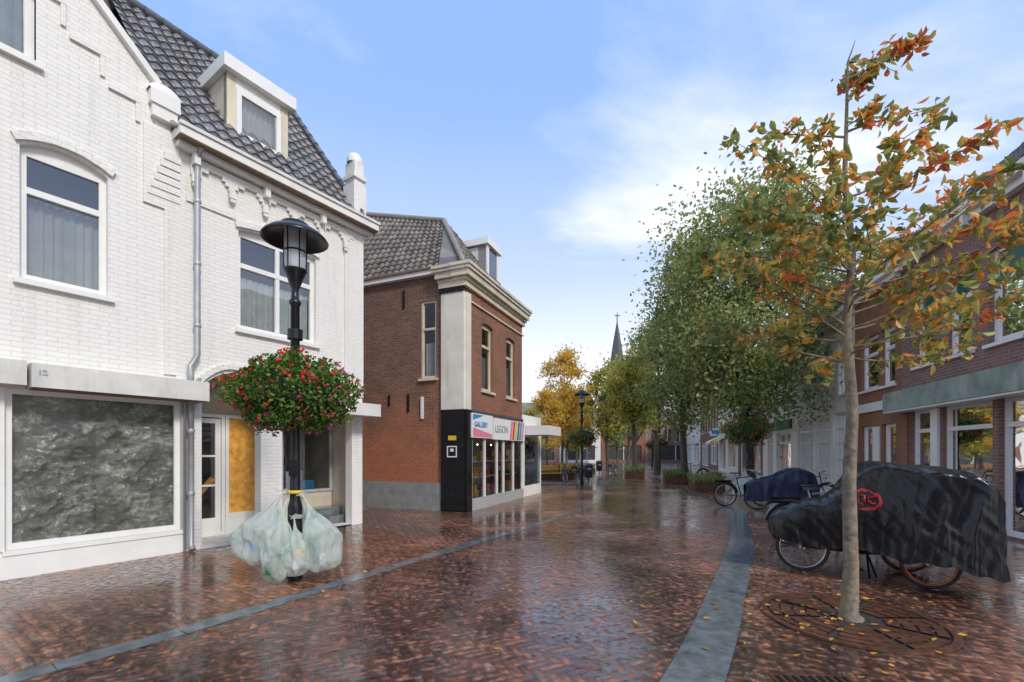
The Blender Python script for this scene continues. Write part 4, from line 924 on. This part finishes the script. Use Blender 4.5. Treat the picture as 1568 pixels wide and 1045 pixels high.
wheel(mb,FC.p(.33,.30,.318),FC.n,.31); wheel(mb,FC.p(1.55,.0,.293),FC.n,.285,rim='orangerim'); wheel(mb,FC.p(1.55,.82,.293),FC.n,.285,rim='orangerim')
for p,q,r in((FC.p(.33,.38,.325),FC.p(.95,.40,.30),.02),(FC.p(.95,.40,.30),FC.p(2.0,.40,.34),.025),(FC.p(1.58,.02,.30),FC.p(1.58,.78,.30),.018),(FC.p(.33,.28,.325),FC.p(.55,.36,.8),.012),(FC.p(1.0,.2,.34),FC.p(1.02,.15,.02),.012),(FC.p(1.0,.2,.34),FC.p(1.12,.3,.02),.012),(FC.p(.95,.4,.3),FC.p(.8,.38,.9),.018),(FC.p(.5,.38,.8),FC.p(.8,.38,.8),.015)): mb.path([p,q],r,8,'black')
mb.box(FC,1.1,2.05,.16,.66,.38,.95,'dark'); mb.lathe(FC.p(.86,.30,.28),[(.001,0),(.08,0.0),(.08,.01),(.001,.01)],14,'chrome')
mb.path([FC.p(.86,.26,.28),FC.p(.92,.24,.12)],.01,5,'chrome'); mb.box(FC,.87,.97,.16,.26,.10,.125,'rubber')
mb.box(FC,1.9,2.1,.08,.72,.30,.33,'black'); mb.box(FC,2.08,2.12,.02,.10,.26,.32,'red'); mb.path([FC.p(2.0,.1,.3),FC.p(2.08,-.03,.27)],.012,6,'chrome')
mb.build('chassis_and_wheels',E)
def cov_near(a,z,lift=.012):
    best=None
    for i in range(40):
        v=i/84; p=cov((a+.02)/2.18,v)
        if best is None or abs(p.z-z)<abs(best.z-z): best=p
    return best-FC.n*lift
mb=MB(); ca,cz_,ra,rz2=.90,1.02,.17,.125
n=28
for k in range(n):
    t0=2*pi*k/n;t1=2*pi*(k+1)/n
    mb.poly([cov_near(ca+ra*R*math.cos(t),cz_+rz2*R*math.sin(t)) for R,t in((.84,t0),(1,t0),(1,t1),(.84,t1))],'red')
mb.build('round_logo',E)
mb=MB()
GL={'D':[[(0,0),(0,1),(.55,.85),(.7,.5),(.55,.15),(0,0)]],'O':[[(.1,0),(.6,0),(.7,.5),(.6,1),(.1,1),(0,.5),(.1,0)]],'C':[[(.7,.85),(.4,1),(.05,.75),(.05,.25),(.4,0),(.7,.15)]]}
for i,ch in enumerate('DOC'):
    for stv in GL[ch]:
        P=[cov_near(ca-.115+i*.082+q[0]*.085,cz_-.045+q[1]*.09,.02) for q in stv]; mb.path(P,.010,5,'red')
mb.build('logo_letters',E)
bicycle(4.75,7.7,-.30); bicycle(5.1,8.3,-.25,mat='grey')
E2=empty('covered_bicycle'); FD=Frame((6.35,12.1),(.98,-.2),(.2,.98))
def cov2(u,v):
    a=1.75*u; t=2*v-1; at=abs(t); sg=1 if t>0 else -1; h=np.interp(a,[0,.2,.45,.8,1.1,1.4,1.65,1.75],[.7,.85,.88,1.0,1.15,1.15,1.0,.6]); w=np.interp(a,[0,.3,1.2,1.75],[.10,.2,.34,.2])
    z=h-(h-.32)*max(0,(at-.35)/.65)-.05*at; n2=noise.noise(Vector((a*5,z*2,9+sg))); b=sg*(w*min(1,at/.35)**.8+.07*n2+.04*(1-abs(math.sin(a*9)))*at)
    return FD.p(a,b+.3,z+.03*n2)
mb=MB(); mb.grid(60,36,cov2,'cover2'); mb.build('rain_cover',E2)
mb=MB(); wheel(mb,FD.p(.3,.3,.338),FD.n,.33); wheel(mb,FD.p(1.4,.3,.338),FD.n,.33); mb.path([FD.p(.3,.3,.34),FD.p(1.4,.3,.34)],.02,6,'black'); mb.build('wheels_and_frame',E2)
bicycle(7.9,12.7,.15); bicycle(3.0,20.6,1.2); bicycle(2.5,22,1.3); bicycle(6.2,13.1,.0); bicycle(9.2,24,.2); bicycle(6.3,29,1.0); bicycle(3.6,26,.6)

# ------------------------------------------------------------ PLANTERS, bench, bins
def planter(x,y,L,W,ang,nl=2500,mat='lgreen'):
    e=empty('street_planter'); F=Frame((x,y),(math.cos(ang),math.sin(ang)),(-math.sin(ang),math.cos(ang))); mb=MB()
    mb.box(F,-L/2,L/2,-W/2,-W/2+.05,.0,.38,'rust'); mb.box(F,-L/2,L/2,W/2-.05,W/2,.0,.38,'rust'); mb.box(F,-L/2,-L/2+.05,-W/2+.051,W/2-.051,0,.379,'rust'); mb.box(F,L/2-.05,L/2,-W/2+.051,W/2-.051,0,.379,'rust')
    mb.poly([F.p(-L/2+.05,-W/2+.05,.32),F.p(L/2-.05,-W/2+.05,.32),F.p(L/2-.05,W/2-.05,.32),F.p(-L/2+.05,W/2-.05,.32)],'soil'); mb.build('planter_box',e)
    P=[]
    for _ in range(nl):
        a=random.uniform(-.52,.52)*L; b=random.uniform(-.55,.55)*W; h=.35+.32*(1+.9*noise.noise(Vector((a*2,b*2,x))))*random.random()**.6; p=F.p(a,b,h); P.append(tuple(p))
    leafcloud('shrubs',np.array(P),.09,mat,e)
planter(8.0,18.6,2.2,1.1,1.3); planter(8.2,22.6,2,1.1,1.3); planter(7.4,27.2,2,1.1,1.3,1500); planter(2.3,26,2.4,1,.3,1800); planter(1.2,29,2.4,1,.3,1500); planter(4.8,33,2.4,1,.3,1500)
def bench(x,y,ang):
    mb=MB(); F=Frame((x,y),(math.cos(ang),math.sin(ang)),(-math.sin(ang),math.cos(ang)))
    for k in range(4): mb.box(F,-.9,.9,-.22+k*.12,-.12+k*.12,.43,.46,'wood')
    for k in range(2): mb.box(F,-.9,.9,.27,.30,.6+k*.14,.71+k*.14,'wood')
    for s in(-.75,.7): mb.box(F,s,s+.05,-.2,.26,0,.428,'black'); mb.box(F,s,s+.05,.262,.268,.3,.9,'black')
    mb.build('park_bench')
bench(2.0,24,.4); bench(3.4,28,.4)
for x,y in((4.0,23.5),(6.0,31)):
    mb=MB(); mb.lathe((x,y,0),[(.03,0),(.03,.25),(.2,.26),(.22,.85),(.24,.86),(.24,.9),(.12,.98),(.001,1.0)],14,'slated'); mb.box(Frame((x,y),(1,0),(0,1)),-.1,.1,-.235,-.225,.65,.75,'grey'); mb.build('litter_bin')
mb=MB()
mb.path([(5.0,30,0),(5.0,30,2.4)],.03,8,'chrome'); mb.box(Frame((5.0,29.9),(1,0),(0,1)),-.3,.3,-.02,.0,1.9,2.5,'red'); mb.box(Frame((5.0,29.9),(1,0),(0,1)),-.2,.2,-.03,-.021,2.15,2.25,'whitep'); mb.build('traffic_sign')
mb=MB(); mb.box(Frame((-9,15),(1,.1),(.1,-1)),-3,6,-.3,0,0,3.2,'brickside'); mb.build('alley_brick_wall')

# ------------------------------------------------------------ WORLD / SUN / CAMERA
w=bpy.data.worlds.new("World"); scene.world=w; w.use_nodes=True; nt=w.node_tree; bg=nt.nodes['Background']
EL=38; AZx,AZy=.62,-.78
sky=N(nt,'ShaderNodeTexSky',sky_type='NISHITA'); sky.sun_disc=False; sky.sun_elevation=math.radians(EL); sky.sun_rotation=math.atan2(AZx,AZy); sky.air_density=1.0; sky.dust_density=.6; sky.ozone_density=1.5
tc=N(nt,'ShaderNodeTexCoord'); sp=N(nt,'ShaderNodeSeparateXYZ'); nt.links.new(tc.outputs['Generated'],sp.inputs[0])
ad=N(nt,'ShaderNodeMath',operation='ADD'); ad.inputs[1].default_value=.22; nt.links.new(sp.outputs[2],ad.inputs[0])
mx=N(nt,'ShaderNodeMath',operation='MAXIMUM'); mx.inputs[1].default_value=.05; nt.links.new(ad.outputs[0],mx.inputs[0])
dx=N(nt,'ShaderNodeMath',operation='DIVIDE'); dy=N(nt,'ShaderNodeMath',operation='DIVIDE')
nt.links.new(sp.outputs[0],dx.inputs[0]);nt.links.new(mx.outputs[0],dx.inputs[1]);nt.links.new(sp.outputs[1],dy.inputs[0]);nt.links.new(mx.outputs[0],dy.inputs[1])
cb=N(nt,'ShaderNodeCombineXYZ'); nt.links.new(dx.outputs[0],cb.inputs[0]); nt.links.new(dy.outputs[0],cb.inputs[1])
mp=N(nt,'ShaderNodeMapping'); mp.inputs['Scale'].default_value=(.75,1.25,1); mp.inputs['Rotation'].default_value=(0,0,.35); mp.inputs['Location'].default_value=(5.3,1.6,0); nt.links.new(cb.outputs[0],mp.inputs[0])
nz=N(nt,'ShaderNodeTexNoise'); nz.inputs['Scale'].default_value=.9; nz.inputs['Detail'].default_value=7; nz.inputs['Roughness'].default_value=.56; nz.inputs['Distortion'].default_value=.25; nt.links.new(mp.outputs[0],nz.inputs['Vector'])
cf=ramp(nt,nz.outputs['Fac'],[(.42,(0,0,0)),(.53,(.3,.3,.3)),(.67,(.95,.95,.95))])
hz=ramp(nt,sp.outputs[2],[(0,(.97,.97,.97)),(.16,(.83,.83,.83)),(.36,(0.34,.34,.34)),(.6,(.05,.05,.05)),(1,(0,0,0))])
mxf=N(nt,'ShaderNodeMath',operation='MAXIMUM'); nt.links.new(cf,mxf.inputs[0]); nt.links.new(hz,mxf.inputs[1])
S=.15
base=mixc(nt,.85,sky.outputs[0],(.33/S,.58/S,1.10/S))
cc=mixc(nt,mxf.outputs[0],base,(1.25/S,1.25/S,1.26/S))
nt.links.new(cc,bg.inputs[0]); bg.inputs[1].default_value=S
sd=bpy.data.lights.new('sun','SUN'); sd.energy=2.4; sd.angle=math.radians(12); sd.color=(1,.94,.86)
so=bpy.data.objects.new('sun',sd); COL.objects.link(so)
dv=Vector((AZx*math.cos(math.radians(EL)),AZy*math.cos(math.radians(EL)),math.sin(math.radians(EL)))); so.rotation_euler=dv.to_track_quat('Z','Y').to_euler()
cam=bpy.data.cameras.new('camera'); co=bpy.data.objects.new('camera',cam); COL.objects.link(co); co.location=(0,0,1.6); co.rotation_euler=(math.radians(90),0,0)
cam.sensor_width=36; cam.lens=15.84; cam.shift_y=.108; cam.clip_end=1500; cam.clip_start=.05; scene.camera=co
scene.view_settings.view_transform='Standard'; scene.view_settings.look='None'; scene.view_settings.exposure=0
